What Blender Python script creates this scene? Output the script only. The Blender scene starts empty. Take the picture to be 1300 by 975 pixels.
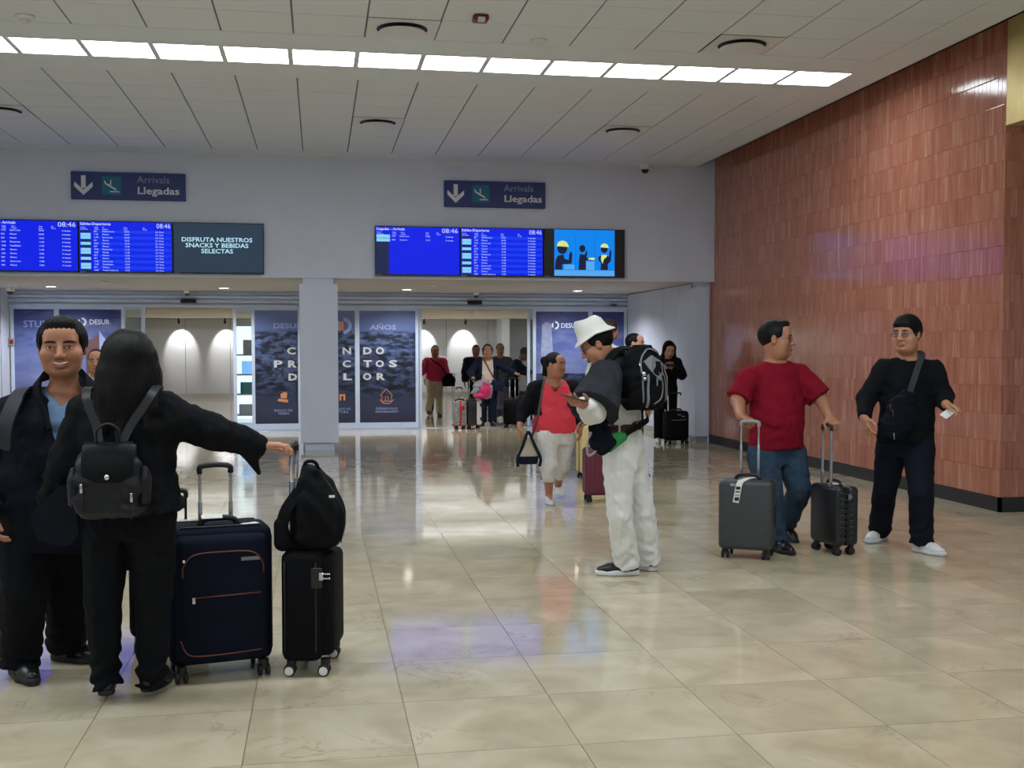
import bpy, bmesh, math, random
import numpy as np
from mathutils import Vector, Matrix, Quaternion
R = math.radians
PI = math.pi
rng = random.Random(7)
SC = bpy.context.scene
COL = SC.collection

# ------------------------------------------------------------------ camera
cam_d = bpy.data.cameras.new('camera')
cam = bpy.data.objects.new('camera', cam_d)
COL.objects.link(cam)
YAW, PITCH, ROLL = .1701, -.0412, -.0009
fw = Vector((math.sin(YAW)*math.cos(PITCH), math.cos(YAW)*math.cos(PITCH), math.sin(PITCH)))
rt = Vector((math.cos(YAW), -math.sin(YAW), 0))
up = rt.cross(fw)
c_, s_ = math.cos(ROLL), math.sin(ROLL)
rt, up = c_*rt + s_*up, -s_*rt + c_*up
cam.matrix_world = Matrix(((rt.x, up.x, -fw.x, 0), (rt.y, up.y, -fw.y, 0), (rt.z, up.z, -fw.z, 1.4375), (0, 0, 0, 1)))
cam_d.sensor_fit = 'HORIZONTAL'
cam_d.sensor_width = 36
cam_d.lens = 1428.2/1300*36
cam_d.shift_y = 14/1300
cam_d.clip_start = .05
cam_d.clip_end = 200
SC.camera = cam

# ------------------------------------------------------------------ world, exposure
wd = bpy.data.worlds.new('world')
SC.world = wd
wd.use_nodes = True
wd.node_tree.nodes['Background'].inputs[0].default_value = (.75, .85, 1, 1)
wd.node_tree.nodes['Background'].inputs[1].default_value = .3
SC.view_settings.view_transform = 'Standard'
SC.view_settings.look = 'None'
SC.view_settings.gamma = 1
SC.view_settings.use_curve_mapping = False
SC.view_settings.exposure = 0.0
LIGHT = 13.0            # emission of the ceiling light panels

# ------------------------------------------------------------------ materials
def nn(nt, t, **kw):
    n = nt.nodes.new(t)
    for k, v in kw.items():
        if k in n.inputs: n.inputs[k].default_value = v
        else: setattr(n, k, v)
    return n

def srgb(r, g, b):
    f = lambda c: (c/255/12.92) if c <= 10.3 else ((c/255+.055)/1.055)**2.4
    return (f(r), f(g), f(b), 1)

def mat(name, col, rough=.6, var=.12, scale=12, metal=0, bump=0, bscale=60, spec=.5, stretch=(1, 1, 1), coat=0, trans=0, sheen=0):
    m = bpy.data.materials.new(name)
    m.use_nodes = True
    nt = m.node_tree
    b = nt.nodes['Principled BSDF']
    b.inputs['Roughness'].default_value = rough
    b.inputs['Metallic'].default_value = metal
    b.inputs['Specular IOR Level'].default_value = spec
    b.inputs['Coat Weight'].default_value = coat
    b.inputs['Sheen Weight'].default_value = sheen
    b.inputs['Transmission Weight'].default_value = trans
    tc = nn(nt, 'ShaderNodeTexCoord')
    mp = nn(nt, 'ShaderNodeMapping')
    mp.inputs['Scale'].default_value = stretch
    nt.links.new(tc.outputs['Object'], mp.inputs[0])
    no = nn(nt, 'ShaderNodeTexNoise', Scale=scale, Detail=4.0)
    nt.links.new(mp.outputs[0], no.inputs['Vector'])
    rp = nn(nt, 'ShaderNodeValToRGB')
    c = col[:3]
    rp.color_ramp.elements[0].position = .3
    rp.color_ramp.elements[1].position = .7
    rp.color_ramp.elements[0].color = tuple(x*(1-var) for x in c)+(1,)
    rp.color_ramp.elements[1].color = tuple(min(1, x*(1+var)) for x in c)+(1,)
    nt.links.new(no.outputs['Fac'], rp.inputs[0])
    nt.links.new(rp.outputs[0], b.inputs['Base Color'])
    if bump:
        n2 = nn(nt, 'ShaderNodeTexNoise', Scale=bscale, Detail=3.0)
        nt.links.new(mp.outputs[0], n2.inputs['Vector'])
        bp = nn(nt, 'ShaderNodeBump', Strength=bump, Distance=.01)
        nt.links.new(n2.outputs['Fac'], bp.inputs['Height'])
        nt.links.new(bp.outputs[0], b.inputs['Normal'])
    return m

def emis(name, col, strength, base=(.02, .02, .02, 1)):
    m = bpy.data.materials.new(name)
    m.use_nodes = True
    nt = m.node_tree
    b = nt.nodes['Principled BSDF']
    b.inputs['Base Color'].default_value = base
    b.inputs['Roughness'].default_value = .3
    b.inputs['Specular IOR Level'].default_value = .12
    tc = nn(nt, 'ShaderNodeTexCoord')
    no = nn(nt, 'ShaderNodeTexNoise', Scale=3.0)
    nt.links.new(tc.outputs['Object'], no.inputs['Vector'])
    mx = nn(nt, 'ShaderNodeMixRGB', blend_type='MIX')
    mx.inputs[1].default_value = col
    mx.inputs[2].default_value = tuple(c*.93 for c in col[:3])+(1,)
    nt.links.new(no.outputs['Fac'], mx.inputs[0])
    nt.links.new(mx.outputs[0], b.inputs['Emission Color'])
    b.inputs['Emission Strength'].default_value = strength
    return m

def glass_mat(name, tint=(.93, .97, .98, 1)):
    m = bpy.data.materials.new(name)
    m.use_nodes = True
    nt = m.node_tree
    nt.nodes.remove(nt.nodes['Principled BSDF'])
    out = nt.nodes['Material Output']
    tr = nn(nt, 'ShaderNodeBsdfTransparent')
    tr.inputs[0].default_value = tint
    gl = nn(nt, 'ShaderNodeBsdfGlossy', Roughness=.02)
    fr = nn(nt, 'ShaderNodeFresnel', IOR=1.5)
    no = nn(nt, 'ShaderNodeTexNoise', Scale=2.0)
    ml = nn(nt, 'ShaderNodeMath', operation='MULTIPLY_ADD')
    ml.inputs[1].default_value = .02
    nt.links.new(no.outputs['Fac'], ml.inputs[0])
    nt.links.new(fr.outputs[0], ml.inputs[2])
    mx = nn(nt, 'ShaderNodeMixShader')
    nt.links.new(ml.outputs[0], mx.inputs[0])
    nt.links.new(tr.outputs[0], mx.inputs[1])
    nt.links.new(gl.outputs[0], mx.inputs[2])
    nt.links.new(mx.outputs[0], out.inputs[0])
    return m

def cell_random(nt, size, off):
    """one random value per grid cell, from the world position"""
    ge = nn(nt, 'ShaderNodeNewGeometry')
    v = nn(nt, 'ShaderNodeVectorMath', operation='SUBTRACT')
    v.inputs[1].default_value = off
    nt.links.new(ge.outputs['Position'], v.inputs[0])
    d = nn(nt, 'ShaderNodeVectorMath', operation='DIVIDE')
    d.inputs[1].default_value = size
    nt.links.new(v.outputs[0], d.inputs[0])
    fl = nn(nt, 'ShaderNodeVectorMath', operation='FLOOR')
    nt.links.new(d.outputs[0], fl.inputs[0])
    wn = nn(nt, 'ShaderNodeTexWhiteNoise', noise_dimensions='3D')
    nt.links.new(fl.outputs[0], wn.inputs['Vector'])
    return ge, wn

def ramp(nt, fac, stops):
    rp = nn(nt, 'ShaderNodeValToRGB')
    el = rp.color_ramp.elements
    el[0].position, el[0].color = stops[0]
    el[1].position, el[1].color = stops[-1]
    for p, c in stops[1:-1]:
        e = el.new(p); e.color = c
    nt.links.new(fac, rp.inputs[0])
    return rp

def marble_mat():
    m = bpy.data.materials.new('cream_marble'); m.use_nodes = True
    nt = m.node_tree; b = nt.nodes['Principled BSDF']
    ge, wn = cell_random(nt, (.6, .6, 10), (.3276, 3.934, -5))
    # each tile samples the stone pattern somewhere else
    ad = nn(nt, 'ShaderNodeVectorMath', operation='MULTIPLY_ADD')
    ad.inputs[1].default_value = (40, 40, 40)
    nt.links.new(wn.outputs['Color'], ad.inputs[0]); nt.links.new(ge.outputs['Position'], ad.inputs[2])
    n1 = nn(nt, 'ShaderNodeTexNoise', Scale=3.0, Detail=6.0, Distortion=.6)
    nt.links.new(ad.outputs[0], n1.inputs['Vector'])
    base = ramp(nt, n1.outputs['Fac'], [(.25, srgb(177, 165, 140)), (.5, srgb(196, 184, 158)), (.75, srgb(210, 199, 175))])
    n2 = nn(nt, 'ShaderNodeTexNoise', Scale=2.2, Detail=9.0, Distortion=1.6, Roughness=.62)
    nt.links.new(ad.outputs[0], n2.inputs['Vector'])
    vein = ramp(nt, n2.outputs['Fac'], [(.482, (0, 0, 0, 1)), (.497, (1, 1, 1, 1)), (.512, (0, 0, 0, 1))])
    n3 = nn(nt, 'ShaderNodeTexNoise', Scale=1.6, Detail=2.0)
    nt.links.new(ad.outputs[0], n3.inputs['Vector'])
    msk = ramp(nt, n3.outputs['Fac'], [(.5, (0, 0, 0, 1)), (.66, (1, 1, 1, 1))])
    mu = nn(nt, 'ShaderNodeMath', operation='MULTIPLY')
    nt.links.new(vein.outputs[0], mu.inputs[0]); nt.links.new(msk.outputs[0], mu.inputs[1])
    mu2 = nn(nt, 'ShaderNodeMath', operation='MULTIPLY'); mu2.inputs[1].default_value = .45
    nt.links.new(mu.outputs[0], mu2.inputs[0])
    mx = nn(nt, 'ShaderNodeMixRGB'); mx.inputs[2].default_value = srgb(120, 108, 88)
    nt.links.new(mu2.outputs[0], mx.inputs[0]); nt.links.new(base.outputs[0], mx.inputs[1])
    tone = ramp(nt, wn.outputs['Value'], [(0, (.9, .9, .89, 1)), (1, (1.04, 1.03, 1.02, 1))])
    mm = nn(nt, 'ShaderNodeMixRGB', blend_type='MULTIPLY'); mm.inputs[0].default_value = 1
    nt.links.new(mx.outputs[0], mm.inputs[1]); nt.links.new(tone.outputs[0], mm.inputs[2])
    nt.links.new(mm.outputs[0], b.inputs['Base Color'])
    b.inputs['Roughness'].default_value = .07
    b.inputs['Specular IOR Level'].default_value = .6
    n4 = nn(nt, 'ShaderNodeTexNoise', Scale=7.0, Detail=2.0)
    nt.links.new(ge.outputs['Position'], n4.inputs['Vector'])
    rr = nn(nt, 'ShaderNodeMapRange'); rr.inputs['To Min'].default_value = .04; rr.inputs['To Max'].default_value = .11
    nt.links.new(n4.outputs['Fac'], rr.inputs[0]); nt.links.new(rr.outputs[0], b.inputs['Roughness'])
    bp = nn(nt, 'ShaderNodeBump', Strength=.008, Distance=.01)
    nt.links.new(n4.outputs['Fac'], bp.inputs['Height']); nt.links.new(bp.outputs[0], b.inputs['Normal'])
    return m

def terracotta_mat(name, axis):
    m = bpy.data.materials.new(name); m.use_nodes = True
    nt = m.node_tree; b = nt.nodes['Principled BSDF']
    size = (10, .06, .2446) if axis == 'y' else (.06, 10, .2446)
    off = (-5, 8.95, .13) if axis == 'y' else (5.872, -5, .13)
    ge, wn = cell_random(nt, size, off)
    ad = nn(nt, 'ShaderNodeVectorMath', operation='MULTIPLY_ADD')
    ad.inputs[1].default_value = (9, 9, 9)
    nt.links.new(wn.outputs['Color'], ad.inputs[0]); nt.links.new(ge.outputs['Position'], ad.inputs[2])
    mp = nn(nt, 'ShaderNodeMapping'); mp.inputs['Scale'].default_value = (38, 38, 3.2)
    nt.links.new(ad.outputs[0], mp.inputs[0])
    n1 = nn(nt, 'ShaderNodeTexNoise', Scale=1.0, Detail=4.0)
    nt.links.new(mp.outputs[0], n1.inputs['Vector'])
    mixv = nn(nt, 'ShaderNodeMath', operation='MULTIPLY_ADD'); mixv.inputs[1].default_value = .22
    nt.links.new(wn.outputs['Value'], mixv.inputs[0])
    sc = nn(nt, 'ShaderNodeMath', operation='MULTIPLY'); sc.inputs[1].default_value = .78
    nt.links.new(n1.outputs['Fac'], sc.inputs[0]); nt.links.new(sc.outputs[0], mixv.inputs[2])
    base = ramp(nt, mixv.outputs[0], [(.2, srgb(150, 86, 67)), (.42, srgb(172, 108, 86)), (.6, srgb(183, 121, 98)), (.82, srgb(212, 165, 144))])
    nt.links.new(base.outputs[0], b.inputs['Base Color'])
    b.inputs['Roughness'].default_value = .11
    b.inputs['Specular IOR Level'].default_value = .55
    mp2 = nn(nt, 'ShaderNodeMapping'); mp2.inputs['Scale'].default_value = (30, 30, 7)
    nt.links.new(ad.outputs[0], mp2.inputs[0])
    n2 = nn(nt, 'ShaderNodeTexNoise', Scale=1.0, Detail=2.0)
    nt.links.new(mp2.outputs[0], n2.inputs['Vector'])
    bp = nn(nt, 'ShaderNodeBump', Strength=.2, Distance=.006)
    nt.links.new(n2.outputs['Fac'], bp.inputs['Height']); nt.links.new(bp.outputs[0], b.inputs['Normal'])
    return m

M = {}
M['marble'] = marble_mat()
M['grout'] = mat('dark_grout', srgb(120, 106, 84), .6)
M['terra_y'] = terracotta_mat('glazed_terracotta', 'y')
M['terra_x'] = terracotta_mat('glazed_terracotta_return', 'x')
M['terra_grout'] = mat('terracotta_grout', srgb(190, 140, 118), .8)
M['white_wall'] = mat('white_wall_paint', srgb(214, 221, 238), .55, .02, 3, bump=.03, bscale=120)
M['bluish_wall'] = mat('pale_wall_panel', srgb(204, 212, 232), .45, .02, 3)
M['ceiling_paint'] = mat('ceiling_paint', srgb(224, 231, 236), .8, .02, 4)
M['ceiling_tile'] = mat('mineral_fibre_tile', srgb(224, 231, 236), .9, .03, 30, bump=.15, bscale=250)
M['ceiling_grid'] = mat('ceiling_grid_shadow_gap', srgb(120, 122, 124), .7)
M['soffit'] = mat('soffit_paint', srgb(186, 184, 182), .7, .02, 4)
M['baseboard'] = mat('black_baseboard', srgb(38, 37, 40), .4, .1)
M['gold'] = mat('gold_leaf', srgb(216, 190, 124), .4, .12, 3, metal=.35, bump=.12, bscale=9)
M['alu'] = mat('anodised_aluminium', srgb(196, 212, 238), .35, .04, 6, metal=.15)
M['alu_dark'] = mat('shadow_gap_metal', srgb(60, 66, 78), .4, .05, 6, metal=.4)
M['steel'] = mat('brushed_steel', srgb(190, 192, 196), .25, .06, 20, metal=.9)
M['chrome'] = mat('chrome', srgb(214, 216, 220), .12, .03, 20, metal=1)
M['black_plastic'] = mat('black_plastic', srgb(24, 24, 27), .4, .1)
M['white_plastic'] = mat('white_plastic', srgb(222, 223, 222), .4, .03)
M['grey_plastic'] = mat('grey_plastic', srgb(150, 152, 156), .4, .05)
M['red_plastic'] = mat('red_plastic', srgb(120, 30, 40), .4, .08)
M['glass'] = glass_mat('clear_glass')
M['corr_panel'] = mat('corridor_wall_panel', srgb(206, 209, 214), .55, .02, 3)
M['corr_ceiling'] = mat('corridor_ceiling_paint', srgb(216, 210, 196), .8, .02)
M['panel_light'] = emis('light_panel', (.88, .955, 1, 1), LIGHT)
M['panel_light_dim'] = emis('corridor_light_panel', (.96, .975, 1, 1), 13)
M['downlight'] = emis('downlight_lens', (1, .93, .78, 1), 14.0)
M['sign_blue'] = mat('sign_navy_blue', srgb(44, 60, 122), .45, .04)
M['sign_teal'] = mat('sign_teal', srgb(22, 112, 138), .45, .04)
M['sign_white'] = mat('sign_white_print', srgb(226, 228, 232), .5, .02)
M['sign_grey'] = mat('sign_grey_print', srgb(150, 158, 178), .5, .02)

# ------------------------------------------------------------------ mesh helpers
def link(o):
    COL.objects.link(o); return o

def obj(name, bm, m, parent=None, smooth=False, auto=None):
    me = bpy.data.meshes.new(name)
    if isinstance(bm, bmesh.types.BMesh):
        bmesh.ops.recalc_face_normals(bm, faces=bm.faces)
        bm.to_mesh(me); bm.free()
    else:
        me = bm
    if m is not None:
        for x in (m if isinstance(m, (list, tuple)) else [m]):
            me.materials.append(x)
    if smooth:
        me.polygons.foreach_set('use_smooth', [True]*len(me.polygons))
        if auto is not None:
            me.set_sharp_from_angle(angle=R(auto))
    o = bpy.data.objects.new(name, me)
    link(o)
    if parent is not None: o.parent = parent
    return o

def tag(o, label=None, cat=None, group=None, kind=None):
    if label: o['label'] = label
    if cat: o['category'] = cat
    if group: o['group'] = group
    if kind: o['kind'] = kind
    return o

def thing(name, label, cat, loc=(0, 0, 0), rz=0, group=None, kind=None):
    o = bpy.data.objects.new(name, None)
    o.empty_display_size = .1
    o.location = loc; o.rotation_euler = (0, 0, rz)
    link(o)
    return tag(o, label, cat, group, kind)

def nb(): return bmesh.new()

def box(bm, x0, x1, y0, y1, z0, z1, mi=0):
    vs = [bm.verts.new(p) for p in ((x0, y0, z0), (x1, y0, z0), (x1, y1, z0), (x0, y1, z0), (x0, y0, z1), (x1, y0, z1), (x1, y1, z1), (x0, y1, z1))]
    for f in ((0, 3, 2, 1), (4, 5, 6, 7), (0, 1, 5, 4), (1, 2, 6, 5), (2, 3, 7, 6), (3, 0, 4, 7)):
        bm.faces.new([vs[i] for i in f]).material_index = mi
    return vs

def rbox(bm, x0, x1, y0, y1, z0, z1, r=.01, seg=2, mi=0, mtx=None):
    t = nb(); box(t, x0, x1, y0, y1, z0, z1, mi)
    bmesh.ops.bevel(t, geom=list(t.edges), offset=r, segments=seg, profile=.5, affect='EDGES')
    merge(bm, t, mtx, mi)

def merge(bm, t, mtx=None, mi=None):
    mp = {}
    for v in t.verts:
        mp[v] = bm.verts.new(mtx @ v.co if mtx is not None else v.co)
    for f in t.faces:
        try:
            g = bm.faces.new([mp[v] for v in f.verts])
            g.material_index = f.material_index if mi is None else mi
        except ValueError:
            pass
    t.free()

def frame_of(d):
    d = Vector(d).normalized()
    a = Vector((0, 0, 1)) if abs(d.z) < .9 else Vector((1, 0, 0))
    u = d.cross(a).normalized()
    return u, d.cross(u).normalized()

def tube(bm, pts, r, n=8, closed=False, mi=0, flat=None):
    """tube along a path; r may be a list; flat=(a,b) gives an elliptic section"""
    pts = [Vector(p) for p in pts]
    k = len(pts)
    rs = r if isinstance(r, (list, tuple)) else [r]*k
    rings = []
    u = None
    for i, p in enumerate(pts):
        if closed: d = pts[(i+1) % k]-pts[i-1]
        else: d = pts[min(i+1, k-1)]-pts[max(i-1, 0)]
        d.normalize()
        if u is None: u, w = frame_of(d)
        else:
            u = (u-d*u.dot(d)).normalized(); w = d.cross(u)
        a, b2 = flat or (1, 1)
        rings.append([bm.verts.new(p+(u*math.cos(2*PI*j/n)*a+w*math.sin(2*PI*j/n)*b2)*rs[i]) for j in range(n)])
    for i in range(k if closed else k-1):
        A, Bq = rings[i], rings[(i+1) % k]
        for j in range(n):
            bm.faces.new((A[j], A[(j+1) % n], Bq[(j+1) % n], Bq[j])).material_index = mi
    if not closed:
        bm.faces.new(rings[0][::-1]).material_index = mi
        bm.faces.new(rings[-1]).material_index = mi

def cyl(bm, a, b, r, n=16, mi=0): tube(bm, [a, b], r, n, mi=mi)

def lathe(bm, prof, c=(0, 0, 0), n=24, axis='z', mi=0):
    """prof: list of (radius, height)"""
    c = Vector(c); rings = []
    for r, h in prof:
        ring = []
        for j in range(n):
            a = 2*PI*j/n
            x, y = max(r, 1e-4)*math.cos(a), max(r, 1e-4)*math.sin(a)
            p = {'z': Vector((x, y, h)), 'y': Vector((x, h, y)), 'x': Vector((h, x, y))}[axis]
            ring.append(bm.verts.new(c+p))
        rings.append(ring)
    for A, Bq in zip(rings, rings[1:]):
        for j in range(n):
            bm.faces.new((A[j], A[(j+1) % n], Bq[(j+1) % n], Bq[j])).material_index = mi
    bm.faces.new(rings[0][::-1]).material_index = mi
    bm.faces.new(rings[-1]).material_index = mi

def prism(bm, pts, off, mi=0):
    """polygon pts (3D) pushed along off"""
    off = Vector(off)
    a = [bm.verts.new(Vector(p)) for p in pts]
    b = [bm.verts.new(Vector(p)+off) for p in pts]
    n = len(a)
    bm.faces.new(a).material_index = mi
    bm.faces.new(b[::-1]).material_index = mi
    for i in range(n):
        bm.faces.new((a[i], a[(i+1) % n], b[(i+1) % n], b[i])).material_index = mi

def rect_pts(x0, x1, z0, z1, y): return [(x0, y, z0), (x1, y, z0), (x1, y, z1), (x0, y, z1)]

def text_mesh(name, body, size, loc, m, parent=None, align='LEFT', bold=0, depth=.001, width=None, sx=1, spacing=1, line=1, rot=(PI/2, 0, 0)):
    """flat lettering, facing -y by default, turned into a mesh"""
    cu = bpy.data.curves.new(name, 'FONT')
    cu.body = body; cu.size = size; cu.align_x = align; cu.extrude = depth; cu.offset = bold
    cu.space_character = spacing; cu.space_line = line; cu.resolution_u = 2
    o = bpy.data.objects.new(name, cu); link(o)
    dg = bpy.context.evaluated_depsgraph_get()
    me = bpy.data.meshes.new_from_object(o.evaluated_get(dg))
    bpy.data.objects.remove(o)
    co = np.empty(len(me.vertices)*3); me.vertices.foreach_get('co', co); co = co.reshape(-1, 3)
    if len(co):
        w = co[:, 0].max()-co[:, 0].min()
        if width: sx = width/w
        co[:, 0] *= sx
        me.vertices.foreach_set('co', co.ravel())
    me.materials.clear(); me.materials.append(m)
    o = bpy.data.objects.new(name, me); link(o)
    o.rotation_euler = rot; o.location = loc
    if parent is not None: o.parent = parent
    return o
# ------------------------------------------------------------------ floor
XW, YB, YD, ZC = 5.872, 16.2, 20.2, 4.134         # terracotta wall, bulkhead, door plane, ceiling
YC = 34.3                                          # far wall of the corridor
def seen(p, margin=20):
    v = Vector(p)-Vector((0, 0, 1.4375))
    z = v.dot(fw)
    if z < .3: return None
    x, y = 650+1428.2*v.dot(rt)/z, 501.5-1428.2*v.dot(up)/z
    return (x, y, z) if -margin < x < 1300+margin and -margin < y < 975+margin else None

b = nb(); box(b, -9, 9, -7, 36, -.1, -.004)
floor = tag(obj('floor', b, M['grout']), 'cream polished marble tile floor of the arrivals hall', 'floor', kind='structure')
T, G = .6, .0016
tiles = []
for i in range(-16, 15):
    for j in range(-19, 54):
        x, y = .3276+T*i, 3.934+T*j
        x0, x1, y0, y1 = max(x+G, -9), min(x+T-G, 9), max(y+G, -7), min(y+T-G, 36)
        if x1-x0 < .02 or y1-y0 < .02: continue
        s = seen((x+T/2, y+T/2, 0), 120)
        tiles.append((s[2] if s else 1e3+abs(y), x0, x1, y0, y1))
tiles.sort()
tile_me = None
far = nb()
for k, (d, x0, x1, y0, y1) in enumerate(tiles):
    if k < 290 and d < 900:
        if tile_me is None:
            b = nb(); box(b, -.5, .5, -.5, .5, -.004, 0)
            o = obj('floor_tile', b, M['marble'], floor); tile_me = o.data
        else:
            o = bpy.data.objects.new('floor_tile', tile_me); link(o); o.parent = floor
        o.location = ((x0+x1)/2, (y0+y1)/2, 0); o.scale = (x1-x0, y1-y0, 1)
    else:
        box(far, x0, x1, y0, y1, -.004, 0)
tag(obj('far_floor_tiles', far, M['marble'], floor), kind='stuff')

# ------------------------------------------------------------------ ceiling
CT, CX0 = .6036, -3.812                            # tile size, one column line
XE = 5.605                                         # edge of the ceiling beside the terracotta wall
b = nb()
box(b, -9, XE, -7, YB, ZC+.012, ZC+.1)             # grid plane
box(b, XE-.03, XE, -7, YB, ZC-.0, ZC+.45)          # upstand along the slot
ceil = tag(obj('ceiling', b, M['ceiling_grid']), 'white suspended ceiling of square tiles', 'ceiling', kind='structure')
bands = []                                         # plain plaster bands
XT1 = 5.172
secs = [(11.515, 15.74), (5.714, 9.94), (-.086, 4.139), (-5.887, -1.661)]
edges = [YB]
b = nb()
for y0, y1 in secs:
    box(b, -9, XE, y1, edges[-1], ZC, ZC+.012); edges.append(y0)
    box(b, XT1, XE, y0, y1, ZC, ZC+.012)
box(b, -9, XE, -7, edges[-1], ZC, ZC+.012)
obj('ceiling_band', b, M['ceiling_paint'], ceil)
ctiles = []
diffs = [(.7166, 9.638, .6, ''), (3.7346, 9.638, .6, ''), (.7166, 13.628, .6, ''), (3.7346, 13.628, .6, ''), (-3.51, 13.628, .6, '')]
for y0, y1 in secs:
    for r in range(7):
        for i in range(-9, 16):
            x0 = CX0+CT*i; x1 = min(x0+CT, XT1)
            if x1-x0 < .05: continue
            x0 = max(x0, -9)
            yy = y0+CT*r
            if any(abs((x0+x1)/2-dx) < .3 and abs(yy+CT/2-dy) < .3 for dx, dy, _, _ in diffs): continue
            s = seen(((x0+x1)/2, yy+CT/2, ZC), 60)
            ctiles.append((s[2] if s else 1e3, x0+.008, x1-.008, yy+.0035, yy+CT-.0035))
ctiles.sort()
far = nb(); cme = None
for k, (d, x0, x1, y0, y1) in enumerate(ctiles):
    if k < 295 and d < 900:
        if cme is None:
            b = nb(); box(b, -.5, .5, -.5, .5, 0, .012)
            o = obj('ceiling_tile', b, M['ceiling_tile'], ceil); cme = o.data
        else:
            o = bpy.data.objects.new('ceiling_tile', cme); link(o); o.parent = ceil
        o.location = ((x0+x1)/2, (y0+y1)/2, ZC+.001); o.scale = (x1-x0, y1-y0, 1)
    else:
        box(far, x0, x1, y0, y1, ZC+.001, ZC+.013)
tag(obj('far_ceiling_tiles', far, M['ceiling_tile'], ceil), kind='stuff')

# light panels: the strip in view, one thing per panel, counted from the terracotta wall
ords = ['first', 'second', 'third', 'fourth', 'fifth', 'sixth', 'seventh', 'eighth', 'ninth', 'tenth', 'eleventh', 'twelfth', 'thirteenth', 'fourteenth', 'fifteenth']
for k in range(15):
    x0 = 4.618-CT*k; x1 = x0+.557
    t = thing('ceiling_light', 'white recessed ceiling light panel, %s in the row from the terracotta wall' % ords[k], 'light', ((x0+x1)/2, 10.69, ZC), group='ceiling light panels')
    w, h = .2785, .262
    b = nb(); box(b, -w, w, -h, h, -.004, -.001); obj('diffuser', b, M['panel_light'], t)
    b = nb()
    for q in ((-w-.012, -w, -h-.012, h+.012), (w, w+.012, -h-.012, h+.012), (-w, w, -h-.012, -h), (-w, w, h, h+.012)):
        box(b, *q, -.007, 0)
    obj('frame', b, M['white_plastic'], t)
# strips further back in the hall that light it from behind the viewer
for yy in (4.89, -.91):
    t = thing('ceiling_light_strip', 'long white ceiling light strip behind the viewer over the hall' if yy < 0 else 'long white ceiling light strip overhead above the viewer', 'light', (-1.5, yy, ZC))
    b = nb(); box(b, -6.7, 6.6, -.262, .262, -.004, -.001); obj('diffuser', b, M['panel_light'], t)
    b = nb()
    for q in ((-6.72, 6.62, -.275, -.262), (-6.72, 6.62, .262, .275), (-6.72, -6.7, -.262, .262), (6.6, 6.62, -.262, .262)): box(b, *q, -.008, 0)
    obj('frame', b, M['white_plastic'], t)

# air diffusers
dl = ['round white air diffuser in front of the light row, above the gap between boards', 'round white air diffuser in front of the light row, nearer the terracotta wall',
      'round white air diffuser behind the light row, above the boards with the arrivals list', 'round white air diffuser behind the light row, nearest the terracotta wall',
      'round white air diffuser behind the light row at the far left edge']
for (x, y, s, _), lab in zip(diffs, dl):
    t = thing('air_diffuser', lab, 'vent', (x, y, ZC), group='ceiling air diffusers')
    b = nb()
    n = 32; q = .296
    # square plate with a round hole
    inner = [b.verts.new((.215*math.cos(2*PI*j/n), .215*math.sin(2*PI*j/n), -.002)) for j in range(n)]
    def sq(a):
        c, s2 = math.cos(a), math.sin(a); k = q/max(abs(c), abs(s2)); return (c*k, s2*k, -.002)
    outer = [b.verts.new(sq(2*PI*j/n)) for j in range(n)]
    up2 = [b.verts.new((.212*math.cos(2*PI*j/n), .212*math.sin(2*PI*j/n), .009)) for j in range(n)]
    for j in range(n):
        j2 = (j+1) % n
        b.faces.new((outer[j], outer[j2], inner[j2], inner[j])); b.faces.new((inner[j], inner[j2], up2[j2], up2[j])).material_index = 1
    obj('plate', b, [M['white_plastic'], M['alu_dark']], t)
    b = nb(); lathe(b, [(.02, -.052), (.15, -.048), (.196, -.036), (.2, -.03), (.19, -.024), (.02, -.02)], n=32); obj('disc', b, M['white_plastic'], t, True, 40)
    b = nb(); lathe(b, [(.212, .0085), (.212, .01)], n=24); lathe(b, [(.03, -.024), (.03, .0085)], n=10); obj('throat', b, M['alu_dark'], t)
for x, y, lab in ((-2.32, 9.76, 'white smoke detector on the ceiling at the left, in front of the light row'), (1.92, 9.78, 'white smoke detector on the ceiling right of the red alarm')):
    t = thing('smoke_detector', lab, 'detector', (x, y, ZC), group='smoke detectors')
    b = nb(); lathe(b, [(.075, 0), (.075, -.012), (.06, -.022), (.045, -.03), (.045, -.034)], n=24); obj('base', b, M['white_plastic'], t, True, 40)
    b = nb(); lathe(b, [(.04, -.034), (.04, -.05), (.03, -.06), (.01, -.062)], n=24); obj('sensor', b, M['white_plastic'], t, True, 40)
t = thing('fire_alarm', 'dark red fire alarm strobe on the ceiling with a white lens', 'alarm', (1.315, 9.147, ZC))
b = nb(); rbox(b, -.065, .065, -.065, .065, -.05, 0, .02, 3); obj('housing', b, M['red_plastic'], t, True, 40)
b = nb(); rbox(b, -.03, .03, -.072, -.02, -.06, -.025, .008, 2); obj('lens', b, M['white_plastic'], t, True, 40)

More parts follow.
